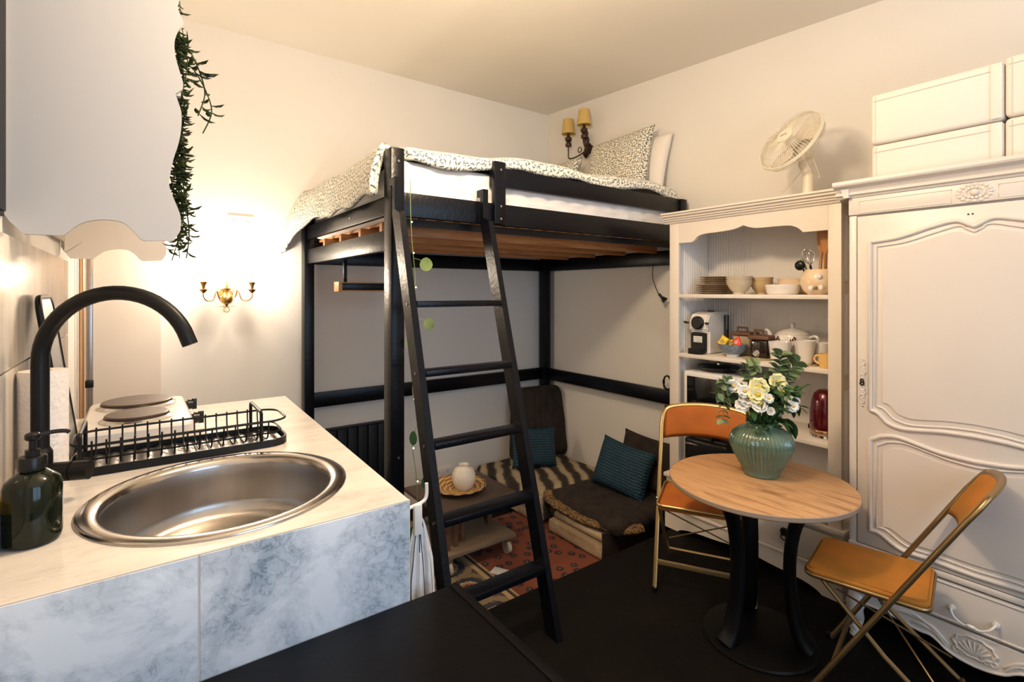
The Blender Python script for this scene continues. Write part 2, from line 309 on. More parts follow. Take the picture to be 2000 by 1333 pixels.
M['barwood'] = wood('honey_bar_wood', (0.55, 0.30, 0.12), (0.40, 0.20, 0.07), 0.5, 3, (1, 12, 12))
M['pipe'] = mat('grey_metal_strip', (0.35, 0.32, 0.30), 0.25, 0.9)
M['copper'] = mat('copper_strip', (0.55, 0.33, 0.18), 0.35, 0.8)
M['tray'] = mat('grey_metal_tray', (0.30, 0.30, 0.31), 0.35, 0.8)

# ------------------------------------------------------------------ mesh helpers
class G:
    def __init__(s): s.b = bmesh.new(); s.uv = s.b.loops.layers.uv.new('UVMap')
    def box(s, x0, x1, y0, y1, z0, z1, bev=0.0, seg=2, mtx=None):
        x0, x1 = sorted((x0, x1)); y0, y1 = sorted((y0, y1)); z0, z1 = sorted((z0, z1))
        t = bmesh.new()
        bmesh.ops.create_cube(t, size=1)
        for v in t.verts:
            v.co = Vector(((x0+x1)/2+v.co.x*(x1-x0), (y0+y1)/2+v.co.y*(y1-y0), (z0+z1)/2+v.co.z*(z1-z0)))
        if bev: bmesh.ops.bevel(t, geom=t.edges[:], offset=bev, segments=seg, profile=0.5, affect='EDGES')
        s._merge(t, mtx); return s
    def _merge(s, t, mtx=None):
        if mtx: bmesh.ops.transform(t, matrix=mtx, verts=t.verts)
        me = bpy.data.meshes.new('tmp'); t.to_mesh(me); t.free(); s.b.from_mesh(me); bpy.data.meshes.remove(me)
    def cyl(s, p0, p1, r0, r1=None, n=16, cap=True):
        r1 = r0 if r1 is None else r1
        return s.tube([p0, p1], [r0, r1], n, cap=cap)
    def tube(s, pts, r, n=10, closed=False, cap=True, flat=None):
        pts = [Vector(p) for p in pts]; k = len(pts)
        rr = r if isinstance(r, (list, tuple)) else [r]*k
        up = None; rings = []
        for i, p in enumerate(pts):
            if closed: t = (pts[(i+1) % k]-pts[i-1])
            elif i == 0: t = pts[1]-pts[0]
            elif i == k-1: t = pts[-1]-pts[-2]
            else: t = (pts[i+1]-pts[i]).normalized()+(pts[i]-pts[i-1]).normalized()
            if t.length < 1e-9: t = Vector((0, 0, 1))
            t.normalize()
            if up is None:
                up = Vector((0, 0, 1)) if abs(t.z) < 0.9 else Vector((1, 0, 0))
            up = (up-t*up.dot(t))
            if up.length < 1e-6: up = t.orthogonal()
            up.normalize(); sd = t.cross(up)
            fx, fy = flat if flat else (1, 1)
            rings.append([s.b.verts.new(p+(up*math.cos(2*PI*j/n)*fx+sd*math.sin(2*PI*j/n)*fy)*rr[i]) for j in range(n)])
        m = k if closed else k-1
        for i in range(m):
            a, bb = rings[i], rings[(i+1) % k]
            for j in range(n):
                s.b.faces.new((a[j], a[(j+1) % n], bb[(j+1) % n], bb[j]))
        if cap and not closed:
            s.b.faces.new(rings[0][::-1]); s.b.faces.new(rings[-1])
        return s
    def lathe(s, prof, c=(0, 0, 0), n=32, flute=0.0, nf=0, mtx=None, fl=None, uvpolar=False):
        """prof: (r,z) list; revolves about z through c"""
        t = s.b if mtx is None else bmesh.new()
        uv = s.uv if mtx is None else None
        rings = []
        cx, cy, cz = c
        for i, (r, z) in enumerate(prof):
            if r < 1e-6: rings.append([t.verts.new((cx, cy, cz+z))]); continue
            ring = []
            for j in range(n):
                a = 2*PI*j/n; q = r
                if nf and (fl is None or fl[0] <= z <= fl[1]): q = r*(1-flute*(0.5+0.5*math.cos(nf*a)))
                ring.append(t.verts.new((cx+q*math.cos(a), cy+q*math.sin(a), cz+z)))
            rings.append(ring)
        rm = max(p[0] for p in prof)
        for i in range(len(rings)-1):
            a, bb = rings[i], rings[i+1]
            for j in range(n):
                j2 = (j+1) % n
                if len(a) == 1 and len(bb) == 1: continue
                if len(a) == 1: f = (a[0], bb[j2], bb[j]); u = ((j+.5)/n, (j+1)/n, j/n); vv = (prof[i][0], prof[i+1][0], prof[i+1][0])
                elif len(bb) == 1: f = (a[j], a[j2], bb[0]); u = (j/n, (j+1)/n, (j+.5)/n); vv = (prof[i][0], prof[i][0], prof[i+1][0])
                else: f = (a[j], a[j2], bb[j2], bb[j]); u = (j/n, (j+1)/n, (j+1)/n, j/n); vv = (prof[i][0], prof[i][0], prof[i+1][0], prof[i+1][0])
                fc = t.faces.new(f)
                if uv is not None and uvpolar:
                    for l, uu, v2 in zip(fc.loops, u, vv): l[uv].uv = (uu, v2/rm)
        if mtx is not None: s._merge(t, mtx)
        return s
    def prism(s, pts, a, b, axis='X', mtx=None):
        """polygon pts (2D) extruded from a to b along axis. X: pts=(y,z); Y: pts=(x,z); Z: pts=(x,y)"""
        def P(p, h):
            return {'X': (h, p[0], p[1]), 'Y': (p[0], h, p[1]), 'Z': (p[0], p[1], h)}[axis]
        pts = [p for i, p in enumerate(pts) if abs(p[0]-pts[i-1][0])+abs(p[1]-pts[i-1][1]) > 1e-5]
        t = bmesh.new()
        v0 = [t.verts.new(P(p, a)) for p in pts]; v1 = [t.verts.new(P(p, b)) for p in pts]; n = len(pts)
        for i in range(n): t.faces.new((v0[i], v0[(i+1) % n], v1[(i+1) % n], v1[i]))
        for tri in tessellate_polygon([[Vector((p[0], p[1], 0)) for p in pts]]):
            try: t.faces.new([v0[i] for i in tri]); t.faces.new([v1[i] for i in reversed(tri)])
            except ValueError: pass
        bmesh.ops.recalc_face_normals(t, faces=t.faces)
        s._merge(t, mtx); return s
    def grid(s, fn, nu, nv, uvs=(1, 1), closeu=False):
        vs = [[s.b.verts.new(fn(i/nu, j/nv)) for j in range(nv+1)] for i in range(nu+(0 if closeu else 1))]
        for i in range(nu):
            for j in range(nv):
                i2 = (i+1) % len(vs)
                f = s.b.faces.new((vs[i][j], vs[i2][j], vs[i2][j+1], vs[i][j+1]))
                for l, (uu, vv) in zip(f.loops, ((i, j), (i+1, j), (i+1, j+1), (i, j+1))): l[s.uv].uv = (uu/nu*uvs[0], vv/nv*uvs[1])
        return s
    def sphere(s, c, r, sc=(1, 1, 1), n=16, mtx=None):
        t = bmesh.new(); bmesh.ops.create_uvsphere(t, u_segments=n, v_segments=max(6, n//2), radius=r)
        for v in t.verts: v.co = Vector((c[0]+v.co.x*sc[0], c[1]+v.co.y*sc[1], c[2]+v.co.z*sc[2]))
        s._merge(t, mtx); return s
    def torus(s, c, Rr, r, axis='Z', n=32, m=8, mtx=None):
        pts = []
        for j in range(n):
            a = 2*PI*j/n; u, v = Rr*math.cos(a), Rr*math.sin(a)
            pts.append({'Z': (c[0]+u, c[1]+v, c[2]), 'X': (c[0], c[1]+u, c[2]+v), 'Y': (c[0]+u, c[1], c[2]+v)}[axis])
        if mtx: pts = [mtx @ Vector(p) for p in pts]
        return s.tube(pts, r, m, closed=True)

MT = {}     # root name -> world matrix of its thing
def build(name, g, m, parent=None, smooth=True, ang=0.6, recalc=True, origin=None):
    if recalc: bmesh.ops.recalc_face_normals(g.b, faces=g.b.faces)
    if parent is not None:
        bmesh.ops.transform(g.b, matrix=MT[parent.name].inverted(), verts=g.b.verts)
    elif origin is not None:
        bmesh.ops.translate(g.b, vec=-Vector(origin), verts=g.b.verts)
    me = bpy.data.meshes.new(name); g.b.to_mesh(me); g.b.free()
    if smooth:
        me.polygons.foreach_set('use_smooth', [True]*len(me.polygons)); me.set_sharp_from_angle(angle=ang)
    me.materials.append(m if not isinstance(m, str) else M[m])
    o = bpy.data.objects.new(name, me); C.objects.link(o)
    if parent is not None:
        o.parent = parent; MT[o.name] = MT[parent.name]
    elif origin is not None: o.location = origin
    return o
def thing(name, label, cat, loc=(0, 0, 0), group=None, rotz=0.0):
    o = bpy.data.objects.new(name, None); C.objects.link(o); o.location = loc; o.rotation_euler = (0, 0, rotz)
    o.empty_display_size = 0.05
    o['label'] = label; o['category'] = cat
    if group: o['group'] = group
    MT[o.name] = Matrix.Translation(loc) @ Matrix.Rotation(rotz, 4, 'Z')
    return o
def tag(o, label, cat, group=None):
    o['label'] = label; o['category'] = cat
    if group: o['group'] = group
    return o
def struct(name, g, m, parent=None, **k):
    o = build(name, g, m, parent, **k)
    if parent is None: o['kind'] = 'structure'
    return o
def dup(root, loc, label, rotz=None, group=None):
    r = root.copy(); C.objects.link(r); r.location = loc; r['label'] = label
    if rotz is not None: r.rotation_euler = (0, 0, rotz)
    if group: r['group'] = group
    for ch in list(root.children):
        c = ch.copy(); C.objects.link(c); c.parent = r
        for g2 in ch.children:
            d = g2.copy(); C.objects.link(d); d.parent = c
    return r
def V(*a): return Vector(a)
def frame_mtx(o, xax, yax, zax=None):
    x = Vector(xax).normalized(); y = Vector(yax); y = (y-x*y.dot(x)).normalized(); z = x.cross(y)
    m = Matrix.Identity(4)
    for i in range(3): m[i][0] = x[i]; m[i][1] = y[i]; m[i][2] = z[i]; m[i][3] = o[i]
    return m
def smooth_path(pts, k=6):
    pts = [Vector(p) for p in pts]; out = []
    for i in range(len(pts)-1):
        p0 = pts[max(i-1, 0)]; p1 = pts[i]; p2 = pts[i+1]; p3 = pts[min(i+2, len(pts)-1)]
        for j in range(k):
            t = j/k
            out.append(0.5*((2*p1)+(-p0+p2)*t+(2*p0-5*p1+4*p2-p3)*t*t+(-p0+3*p1-3*p2+p3)*t*t*t))
    out.append(pts[-1]); return out
def smooth2(pts, k=5): return [(v.x, v.y) for v in smooth_path([(p[0], p[1], 0) for p in pts], k)]

SF = -0.27       # sunken nook floor
# ------------------------------------------------------------------ the setting
g = G(); g.box(-0.30, 3.24, -1.70, 1.95, -0.42, 0.0); struct('floor', g, 'floor', smooth=False)
g = G(); g.box(-0.30, 0.70, 1.95, 3.84, -0.42, 0.0); struct('floor', g, 'floor', smooth=False)
g = G(); g.box(0.70, 3.24, 1.95, 3.84, -0.42, SF); struct('floor', g, 'floor', smooth=False)
g = G(); g.box(-0.30, 3.25, 3.80, 3.90, -0.42, 3.20); struct('wall_far', g, 'wall', smooth=False)
g = G(); g.box(3.20, 3.30, -1.75, 3.90, -0.42, 3.20); struct('wall_right', g, 'wall', smooth=False)
g = G(); g.box(-0.36, -0.262, -1.75, 3.90, -0.42, 3.20); struct('wall_left', g, 'wall', smooth=False)
g = G(); wx0, wx1, wz0, wz1 = 0.25, 2.05, 0.85, 2.65
g.box(-0.36, wx0, -1.75, -1.65, -0.42, 3.1); g.box(wx1, 3.30, -1.75, -1.65, -0.42, 3.1)
g.box(wx0, wx1, -1.75, -1.65, -0.42, wz0); g.box(wx0, wx1, -1.75, -1.65, wz1, 3.1)
struct('wall_near', g, 'wall', smooth=False)
g = G(); g.box(wx0, wx1, -1.74, -1.68, wz0, wz0+0.05); g.box(wx0, wx1, -1.74, -1.68, wz1-0.05, wz1)
for x in (wx0, (wx0+wx1)/2-0.03, wx1-0.05): g.box(x, x+0.05, -1.735, -1.675, wz0, wz1)
g.box(wx0, wx1, -1.735, -1.675, 2.1, 2.14); struct('window_1', g, 'white', smooth=False)
g = G()   # the ceiling falls a little towards the camera
zc = lambda y: 3.16-0.057*(3.8-y)
g.prism([(-1.75, zc(-1.75)), (3.9, zc(3.9)), (3.9, zc(3.9)+0.12), (-1.75, zc(-1.75)+0.12)], -0.36, 3.30, 'X'); struct('ceiling', g, 'ceiling', smooth=False)
g = G(); g.box(-0.255, 0.118, 3.76, 3.80, 0.0, 2.35, 0.004); struct('door_1', g, mat('flush_door_paint', (0.74, 0.66, 0.58), 0.5), smooth=False)

# marble slabs on the left wall
t = thing('backsplash', 'pale streaked marble slab facing on the left wall above the worktop', 'backsplash', (-0.26, 1.2, 0.95))
g = G(); g.box(-0.261, -0.25, 1.10, 3.02, 1.262, 1.587, 0.001); build('upper_slab', g, 'splash', t)
g = G(); g.box(-0.261, -0.25, 1.10, 3.02, 0.952, 1.258, 0.001); build('lower_slab', g, 'splash', t)
g = G(); g.cyl((-0.236, 3.50, 0.0), (-0.236, 3.50, 2.3), 0.012, n=12)
tag(build('copper_pipe', g, 'copper', origin=(-0.236, 3.5, 0)), 'thin copper pipe running up beside the flat white door', 'pipe')
t = thing('metal_rail', 'tall narrow grey metal strip standing between copper pipe and white door', 'rail', (-0.21, 3.62, 0))
g = G(); g.box(-0.226, -0.196, 3.60, 3.64, 0.0, 2.2, 0.004); build('strip', g, 'pipe', t)
g = G(); g.box(-0.228, -0.192, 3.585, 3.60, 0.93, 0.97, 0.003); g.box(-0.228, -0.192, 3.585, 3.60, 1.68, 1.69, 0.002); build('clip', g, 'blackm', t)

# ------------------------------------------------------------------ kitchen counter
PX = (0.527, 1.145); QX = (0.573, 2.63)
t = thing('kitchen_counter', 'marble kitchen worktop with two blue-grey veined tiles on its front', 'worktop', (0.15, 1.9, 0))
SCX, SCY, SR = 0.178, 1.472, 0.268
def counter_top():
    g = G(); n = 48; z0, z1 = 0.915, 0.95
    outer = [(-0.249, 1.145), PX, QX, (-0.249, 2.63)]
    # square ring around the round hole: project the circle to the outline
    hole = [(SCX+SR*math.cos(2*PI*i/n), SCY+SR*math.sin(2*PI*i/n)) for i in range(n)]
    bx0, bx1, by0, by1 = SCX-0.31, SCX+0.31, 1.16, SCY+0.31
    def sq(a):
        c, s_ = math.cos(a), math.sin(a)
        ts = []
        if c > 1e-9: ts.append((bx1-SCX)/c)
        if c < -1e-9: ts.append((bx0-SCX)/c)
        if s_ > 1e-9: ts.append((by1-SCY)/s_)
        if s_ < -1e-9: ts.append((by0-SCY)/s_)
        k = min(ts); return (SCX+c*k, SCY+s_*k)
    ang = sorted(set([2*PI*i/n for i in range(n)]+[math.atan2(y-SCY, x-SCX) % (2*PI) for x in (bx0, bx1) for y in (by0, by1)]))
    for z in (z0, z1):
        hv = [g.b.verts.new((SCX+SR*math.cos(a), SCY+SR*math.sin(a), z)) for a in ang]
        ov = [g.b.verts.new((*sq(a), z)) for a in ang]; k = len(ang)
        for i in range(k): g.b.faces.new((hv[i], hv[(i+1) % k], ov[(i+1) % k], ov[i]))
        if z == z1: hv1 = hv
        else: hv0 = hv
    for i in range(k): g.b.faces.new((hv0[i], hv0[(i+1) % k], hv1[(i+1) % k], hv1[i]))
    def xr(y): return PX[0]+(QX[0]-PX[0])*(y-PX[1])/(QX[1]-PX[1])
    for pl in ([(-0.249, 1.145), (xr(1.145), 1.145), (xr(by0), by0), (-0.249, by0)],
               [(-0.249, by0), (bx0, by0), (bx0, by1), (-0.249, by1)],
               [(bx1, by0), (xr(by0), by0), (xr(by1), by1), (bx1, by1)],
               [(-0.249, by1), (xr(by1), by1), QX, (-0.249, 2.63)]):
        g.prism(pl, z0, z1, 'Z')
    return g
g = counter_top(); build('countertop', g, 'marble_top', t, smooth=False, recalc=False)
g = G(); g.box(-0.249, 0.093, 1.137, 1.1449, 0.66, 0.9475, 0.0012); build('front_tile', g, 'marble_front', t)
g = G(); g.box(0.0965, 0.527, 1.137, 1.1449, 0.66, 0.9475, 0.0012); build('front_tile', g, 'marble_front', t)
g = G(); g.box(0.09, 0.0995, 1.1395, 1.1446, 0.66, 0.946); g.box(-0.249, 0.527, 1.139, 1.145, 0.9465, 0.950); g.box(0.5262, 0.529, 1.138, 1.145, 0.0, 0.9495); build('grout_line', g, 'grout', t)
g = G(); g.prism([(0.499, 1.146), (0.52, 1.146), (0.562, 2.62), (0.54, 2.62)], 0.0, 0.914, 'Z'); build('side_panel', g, 'cabgrey', t, smooth=False)
g = G(); g.box(-0.249, 0.50, 1.146, 1.16, 0.0, 0.914); g.box(-0.249, 0.54, 2.60, 2.62, 0.0, 0.914); g.box(-0.249, -0.235, 1.16, 2.6, 0, 0.914); build('carcass', g, 'cabgrey', t, smooth=False)

# sink
t = thing('sink', 'round brushed steel sink set into the marble worktop', 'sink', (SCX, SCY, 0.95))
prof = [(0.292, 0.0005), (0.292, 0.004), (0.285, 0.0075), (0.265, 0.007), (0.255, 0.004), (0.249, -0.002), (0.246, -0.012)]
g = G(); g.lathe(prof, (SCX, SCY, 0.95), 64); build('rim', g, 'steelrim', t, recalc=False, ang=1.2)
prof = [(0.246, -0.012), (0.240, -0.05), (0.236, -0.11), (0.226, -0.14), (0.20, -0.157), (0.12, -0.164), (0.045, -0.168)]
g = G(); g.lathe(prof, (SCX, SCY, 0.95), 64); build('bowl', g, 'steel', t, recalc=False, ang=1.2)
g = G(); g.lathe([(0.05, -0.164), (0.042, -0.170), (0.03, -0.174), (0.0, -0.174)], (SCX, SCY, 0.95), 24); build('drain', g, 'chrome', t, recalc=False)

# faucet
FX, FY = -0.186, 1.640
t = thing('faucet', 'matt black gooseneck tap behind the sink', 'faucet', (FX, FY, 0.95))
g = G(); g.cyl((FX, FY, 0.951), (FX, FY, 0.958), 0.032, n=24); g.cyl((FX, FY, 0.957), (FX, FY, 1.07), 0.0235, n=24); g.cyl((FX, FY, 1.07), (FX, FY, 1.08), 0.0235, 0.0185, n=24); build('body', g, 'blackm', t)
dv = V(0.9, -0.436, 0)
pts = [V(FX, FY, 1.075), V(FX, FY, 1.15), V(FX, FY, 1.22), V(FX, FY, 1.275)]
rr_ = 0.163
for i in range(1, 25):
    a = i/24*math.radians(162); pts.append(V(FX, FY, 1.285)+dv*(rr_*(1-math.cos(a)))+V(0, 0, rr_*math.sin(a)))
pts.append(pts[-1]+(pts[-1]-pts[-2]).normalized()*0.018)
g = G(); g.tube(pts, 0.0175, 20); build('spout', g, 'blackm', t, ang=1.0)
g = G(); hd = V(0.93, -0.36, 0); hp = V(FX, FY, 1.02)
g.cyl(hp+hd*0.018, hp+hd*0.062, 0.0225, n=24); g.cyl(hp+hd*0.062, hp+hd*0.066, 0.0195, n=24); g.cyl(hp+hd*0.066, hp+hd*0.10, 0.0225, n=24)
build('handle', g, 'blackm', t)

# soap bottle
BX, BY = -0.169, 1.392
t = thing('soap_bottle', 'dark green pump soap bottle standing left of the sink', 'bottle', (BX, BY, 0.951))
g = G(); g.lathe([(0, 0), (0.038, 0), (0.0445, 0.006), (0.046, 0.015), (0.046, 0.114), (0.042, 0.125), (0.022, 0.142), (0.018, 0.143), (0.018, 0.15), (0, 0.15)], (BX, BY, 0.951), 40); build('bottle_body', g, 'bottle', t)
g = G(); g.lathe([(0, 0.146), (0.023, 0.146), (0.023, 0.168), (0.021, 0.171), (0.012, 0.172), (0.012, 0.184), (0.006, 0.185), (0.006, 0.205), (0, 0.205)], (BX, BY, 0.951), 28, flute=0.04, nf=14); build('collar', g, 'blackp', t)
g = G(); g.lathe([(0, 0.203), (0.010, 0.203), (0.0125, 0.206), (0.0125, 0.214), (0.009, 0.217), (0, 0.217)], (BX, BY, 0.951), 20)
q = V(BX, BY, 1.162); d2 = V(0.86, 0.2, 0).normalized(); g.tube(smooth_path([q, q+d2*0.03+V(0, 0, 0.002), q+d2*0.05, q+d2*0.056+V(0, 0, -0.004)], 4), 0.0042, 8); build('pump_head', g, 'blackp', t)
# sponge
t = thing('sponge', 'yellow sponge with grey scouring side propped at the worktop corner', 'sponge', (-0.215, 1.39, 0.951))
g = G(); g.box(-0.240, -0.2185, 1.345, 1.43, 0.951, 1.045, 0.006); build('foam', g, 'sponge', t)
g = G(); g.box(-0.218, -0.212, 1.347, 1.428, 0.953, 1.02, 0.002); build('scouring_pad', g, 'scourer', t)
# paper towels
KX, KY = -0.197, 1.795
t = thing('paper_towel_roll', 'white roll of paper towels behind the black tap', 'paper towel', (KX, KY, 0.951))
g = G(); g.lathe([(0.017, 0.0), (0.05, 0.0), (0.0505, 0.004), (0.0505, 0.291), (0.049, 0.295), (0.017, 0.295), (0.017, 0.0)], (KX, KY, 0.951), 40); build('paper', g, 'paper', t)
g = G(); g.lathe([(0.0168, 0.0), (0.0168, 0.294), (0.0155, 0.294), (0.0155, 0.0), (0.0168, 0.0)], (KX, KY, 0.951), 24); build('cardboard_core', g, 'canister', t)

# dish rack
RX0, RX1, RY0, RY1 = -0.155, 0.405, 1.785, 1.995
t = thing('dish_rack', 'long black wire dish rack beside the sink', 'dish rack', (0.12, 1.89, 0.951))
def rr_outline(x0, x1, y0, y1, r, n=6):
    o = []
    for cx, cy, a0 in ((x1-r, y1-r, 0), (x0+r, y1-r, PI/2), (x0+r, y0+r, PI), (x1-r, y0+r, 1.5*PI)):
        for i in range(n+1): o.append((cx+r*math.cos(a0+PI/2*i/n), cy+r*math.sin(a0+PI/2*i/n)))
    return o
g = G(); o1 = rr_outline(RX0, RX1, RY0, RY1, 0.06); o2 = rr_outline(RX0+0.006, RX1-0.006, RY0+0.006, RY1-0.006, 0.055)
k = len(o1)
for ring in ((o1, 0.9515, 0.972, o2),):
    a_ = [g.b.verts.new((*p, 0.9515)) for p in o1]; b_ = [g.b.verts.new((*p, 0.974)) for p in o1]; c_ = [g.b.verts.new((*p, 0.974)) for p in o2]; d_ = [g.b.verts.new((*p, 0.9575)) for p in o2]
    for i in range(k):
        j = (i+1) % k
        for u, v in ((a_, b_), (b_, c_), (c_, d_)): g.b.faces.new((u[i], u[j], v[j], v[i]))
    g.b.faces.new(a_[::-1])
build('tray', g, 'blackm', t)
g = G()
def corr(u, v):
    x = RX0+0.012+u*(RX1-RX0-0.024); y = RY0+0.012+v*(RY1-RY0-0.024); return (x, y, 0.9585+0.0022*math.sin(u*2*PI*14))
g.grid(corr, 112, 2); build('drip_plate', g, 'greyrack', t, recalc=False)
g = G()
for z, ins in ((1.032, 0.0), (0.992, 0.012)):
    o = rr_outline(RX0+0.008+ins, RX1-0.004-ins, RY0+0.008+ins, RY1-0.008-ins, 0.055-ins*.5, 5); g.tube([(p[0], p[1], z) for p in o], 0.0035 if z > 1 else 0.0028, 8, closed=True)
build('rim_wire', g, 'blackm', t)
g = G()
for i in range(15):
    x = RX0+0.055+i*0.0315
    g.tube(smooth_path([(x, RY0+0.008, 1.045 if i < 7 else 1.034), (x, RY0+0.012, 1.0), (x, RY0+0.045, 0.968), (x, RY1-0.045, 0.968), (x, RY1-0.012, 1.0), (x, RY1-0.008, 1.04)], 4), 0.0024, 6)
build('wire', g, 'blackm', t)
for x in (RX0+0.03, RX1-0.085):
    g = G(); g.tube([(x, RY0+0.010, 0.96), (x, RY0+0.010, 1.058), (x, RY0+0.018, 1.064), (x, RY1-0.018, 1.064), (x, RY1-0.010, 1.058), (x, RY1-0.010, 0.96)], 0.0052, 8); build('post', g, 'blackm', t)

# electric hob
t = thing('electric_hob', 'white portable electric hob with two round hotplates', 'hob', (0.01, 2.35, 0.951))
g = G()
pr_ = [(-0.155, 2.06), (0.15, 2.06), (0.15, 2.62), (-0.155, 2.62)]
def ring_at(o, z): return [g.b.verts.new((*p, z)) for p in o]
lv = [(rr_outline(-0.150, 0.160, 2.06, 2.615, 0.03), 0.957), (rr_outline(-0.150, 0.160, 2.06, 2.615, 0.03), 0.998), (rr_outline(-0.143, 0.153, 2.067, 2.608, 0.028), 1.006), (rr_outline(-0.120, 0.130, 2.09, 2.585, 0.03), 1.010)]
rg = [ring_at(*l) for l in lv]; k = len(rg[0])
for a_, b_ in zip(rg, rg[1:]):
    for i in range(k): g.b.faces.new((a_[i], a_[(i+1) % k], b_[(i+1) % k], b_[i]))
g.b.faces.new(rg[0][::-1]); g.b.faces.new(rg[-1]); build('housing', g, 'white', t)
for cy, r in ((2.205, 0.092), (2.465, 0.112)):
    g = G(); g.lathe([(r+0.012, 0.0), (r+0.013, 0.006), (r+0.002, 0.012), (r+0.001, 0.009)], (0.0, cy, 1.009), 40); build('hotplate_ring', g, 'chrome', t)
    g = G(); g.lathe([(r, 0.004), (r, 0.019), (r-0.004, 0.022)]+[(r-0.006-i*0.008, 0.0222-(i % 2)*0.0008) for i in range(int((r-0.03)/0.008))]+[(0.018, 0.021), (0.0, 0.0205)], (0.0, cy, 1.009), 48); build('hotplate', g, 'hotplate', t)
for cy in (2.22, 2.50):
    g = G(); g.cyl((0.160, cy, 0.985), (0.168, cy, 0.985), 0.016, n=20); g.cyl((0.168, cy, 0.985), (0.186, cy, 0.985), 0.022, 0.019, n=20); g.box(0.182, 0.200, cy-0.004, cy+0.004, 0.963, 1.007, 0.001); build('knob', g, 'blackp', t)
for x in (-0.12, 0.13):
    for y in (2.09, 2.58):
        g = G(); g.cyl((x, y, 0.951), (x, y, 0.959), 0.012, n=12); build('foot', g, 'blackp', t)

# board leaning on the splashback
t = thing('serving_tray', 'grey metal tray with black rim leaning behind the paper towels', 'tray', (-0.18, 2.08, 0.951))
mt = frame_mtx(V(-0.162, 2.075, 0.953), (0, 1, 0), (-0.135, 0, 0.99))
g = G(); g.prism(rr_outline(-0.125, 0.125, 0.0, 0.48, 0.04), -0.004, 0.004, 'Z', mt); build('plate', g, 'tray', t)
g = G(); g.tube([mt @ V(p[0], p[1], 0) for p in rr_outline(-0.13, 0.13, 0.002, 0.485, 0.045)], 0.008, 8, closed=True); build('rim', g, 'blackp', t)

# ------------------------------------------------------------------ shelf unit over the counter (scalloped side boards)
t = thing('wall_shelf_unit', 'white wall shelf unit with scalloped side boards above the worktop', 'shelf', (-0.08, 2.3, 1.59))
right = [(0.083, 1.594), (0.098, 1.623), (0.098, 1.662), (0.088, 1.695), (0.074, 1.735), (0.072, 1.760), (0.081, 1.819), (0.094, 1.87), (0.100, 1.915), (0.100, 1.955), (0.092, 1.985), (0.086, 2.005)]
right2 = [(0.103, 2.021), (0.104, 2.04), (0.096, 2.07), (0.086, 2.11), (0.084, 2.15), (0.092, 2.185), (0.105, 2.205), (0.100, 2.225), (0.092, 2.245), (0.094, 2.27), (0.102, 2.30), (0.104, 2.35), (0.090, 2.42), (0.084, 2.48), (0.10, 2.56), (0.10, 2.62)]
bott = [(-0.259, 1.640), (-0.250, 1.622), (-0.224, 1.592), (-0.152, 1.592), (-0.143, 1.601)]+smooth2([(-0.143, 1.601), (-0.115, 1.627), (-0.077, 1.639), (-0.037, 1.637), (-0.015, 1.621), (0.003, 1.597)], 4)[1:]+[(0.014, 1.589)]
outl = bott+smooth2(right[:2], 1)+smooth2(right[1:], 3)[1:]+smooth2(right2, 3)+[(-0.259, 2.62)]
g = G(); g.prism(outl, 1.712, 1.730, 'Y'); build('side_board', g, 'cabgrey', t, ang=0.4)
outl2 = [(x*1.05+0.005 if x > -0.25 else x, z) for x, z in outl]
g = G(); g.prism(outl2, 2.850, 2.868, 'Y'); build('side_board', g, 'cream', t, ang=0.4)
for z in (2.006, 2.55):
    g = G(); g.box(-0.259, 0.10, 1.731, 2.849, z, z+0.018, 0.001); build('shelf', g, 'cabgrey', t)
g = G(); g.box(-0.259, -0.245, 1.731, 2.849, 1.66, 2.0, 0.001); build('back_board', g, 'cream', t)
for y in (1.745, 2.82):
    g = G(); g.prism([(-0.245, 1.66), (-0.19, 1.66), (-0.245, 1.615)], y, y+0.02, 'Y'); build('bracket', g, 'cream', t)
# black cabinet in front of it
t = thing('wall_cabinet', 'black slim wall cabinet at the left edge beside the scalloped board', 'cabinet', (-0.24, 1.45, 1.62))
g = G(); g.box(-0.2615, -0.256, 1.22, 1.70, 1.63, 2.75, 0.001); build('body', g, 'castiron', t)
g = G(); g.box(-0.2558, -0.250, 1.225, 1.68, 1.64, 2.74, 0.001); build('door', g, 'castiron', t)

# trailing artificial plant
t = thing('trailing_plant', 'spindly green trailing plant hanging along the scalloped white board', 'plant', (0.10, 1.80, 2.03))
def sprig(g, path, leaf, n, r=0.0012, width=0.0035):
    pts = smooth_path(path, 6); g.tube(pts, r, 5)
    for i in range(n):
        k = R.randrange(1, len(pts)-1); p = pts[k]
        tdir = (pts[k+1]-pts[k]).normalized()
        side = V(R.uniform(-1, 1), R.uniform(-1, 1), R.uniform(-0.4, 0.5)).normalized()
        d = (tdir*0.5+side*0.85).normalized(); L_ = leaf*R.uniform(0.6, 1.2)
        sag = V(0, 0, 0.35*L_)
        g.tube([p, p+d*L_*0.35-sag*0.05, p+d*L_*0.7-sag*0.0+V(0, 0, 0.10*L_), p+d*L_+V(0, 0, 0.3*L_)], [r*0.6, width*0.5, width*0.55, 0.0003], 5, flat=(0.5, 1.2))
g = G()
for i in range(46):
    z0 = 2.27-i*0.0135 + R.uniform(-.01, .01); y = R.uniform(1.745, 1.86); x = 0.078+R.uniform(0, 0.022)
    sprig(g, [(x, y, z0), (x+R.uniform(0, 0.02), y+R.uniform(-.02, .02), z0-0.05), (x+R.uniform(-0.005, 0.03), y+R.uniform(-.02, .02), z0-0.12)], 0.034, 18, 0.0015, 0.0082)
build('foliage', g, 'plantdark', t, recalc=False)
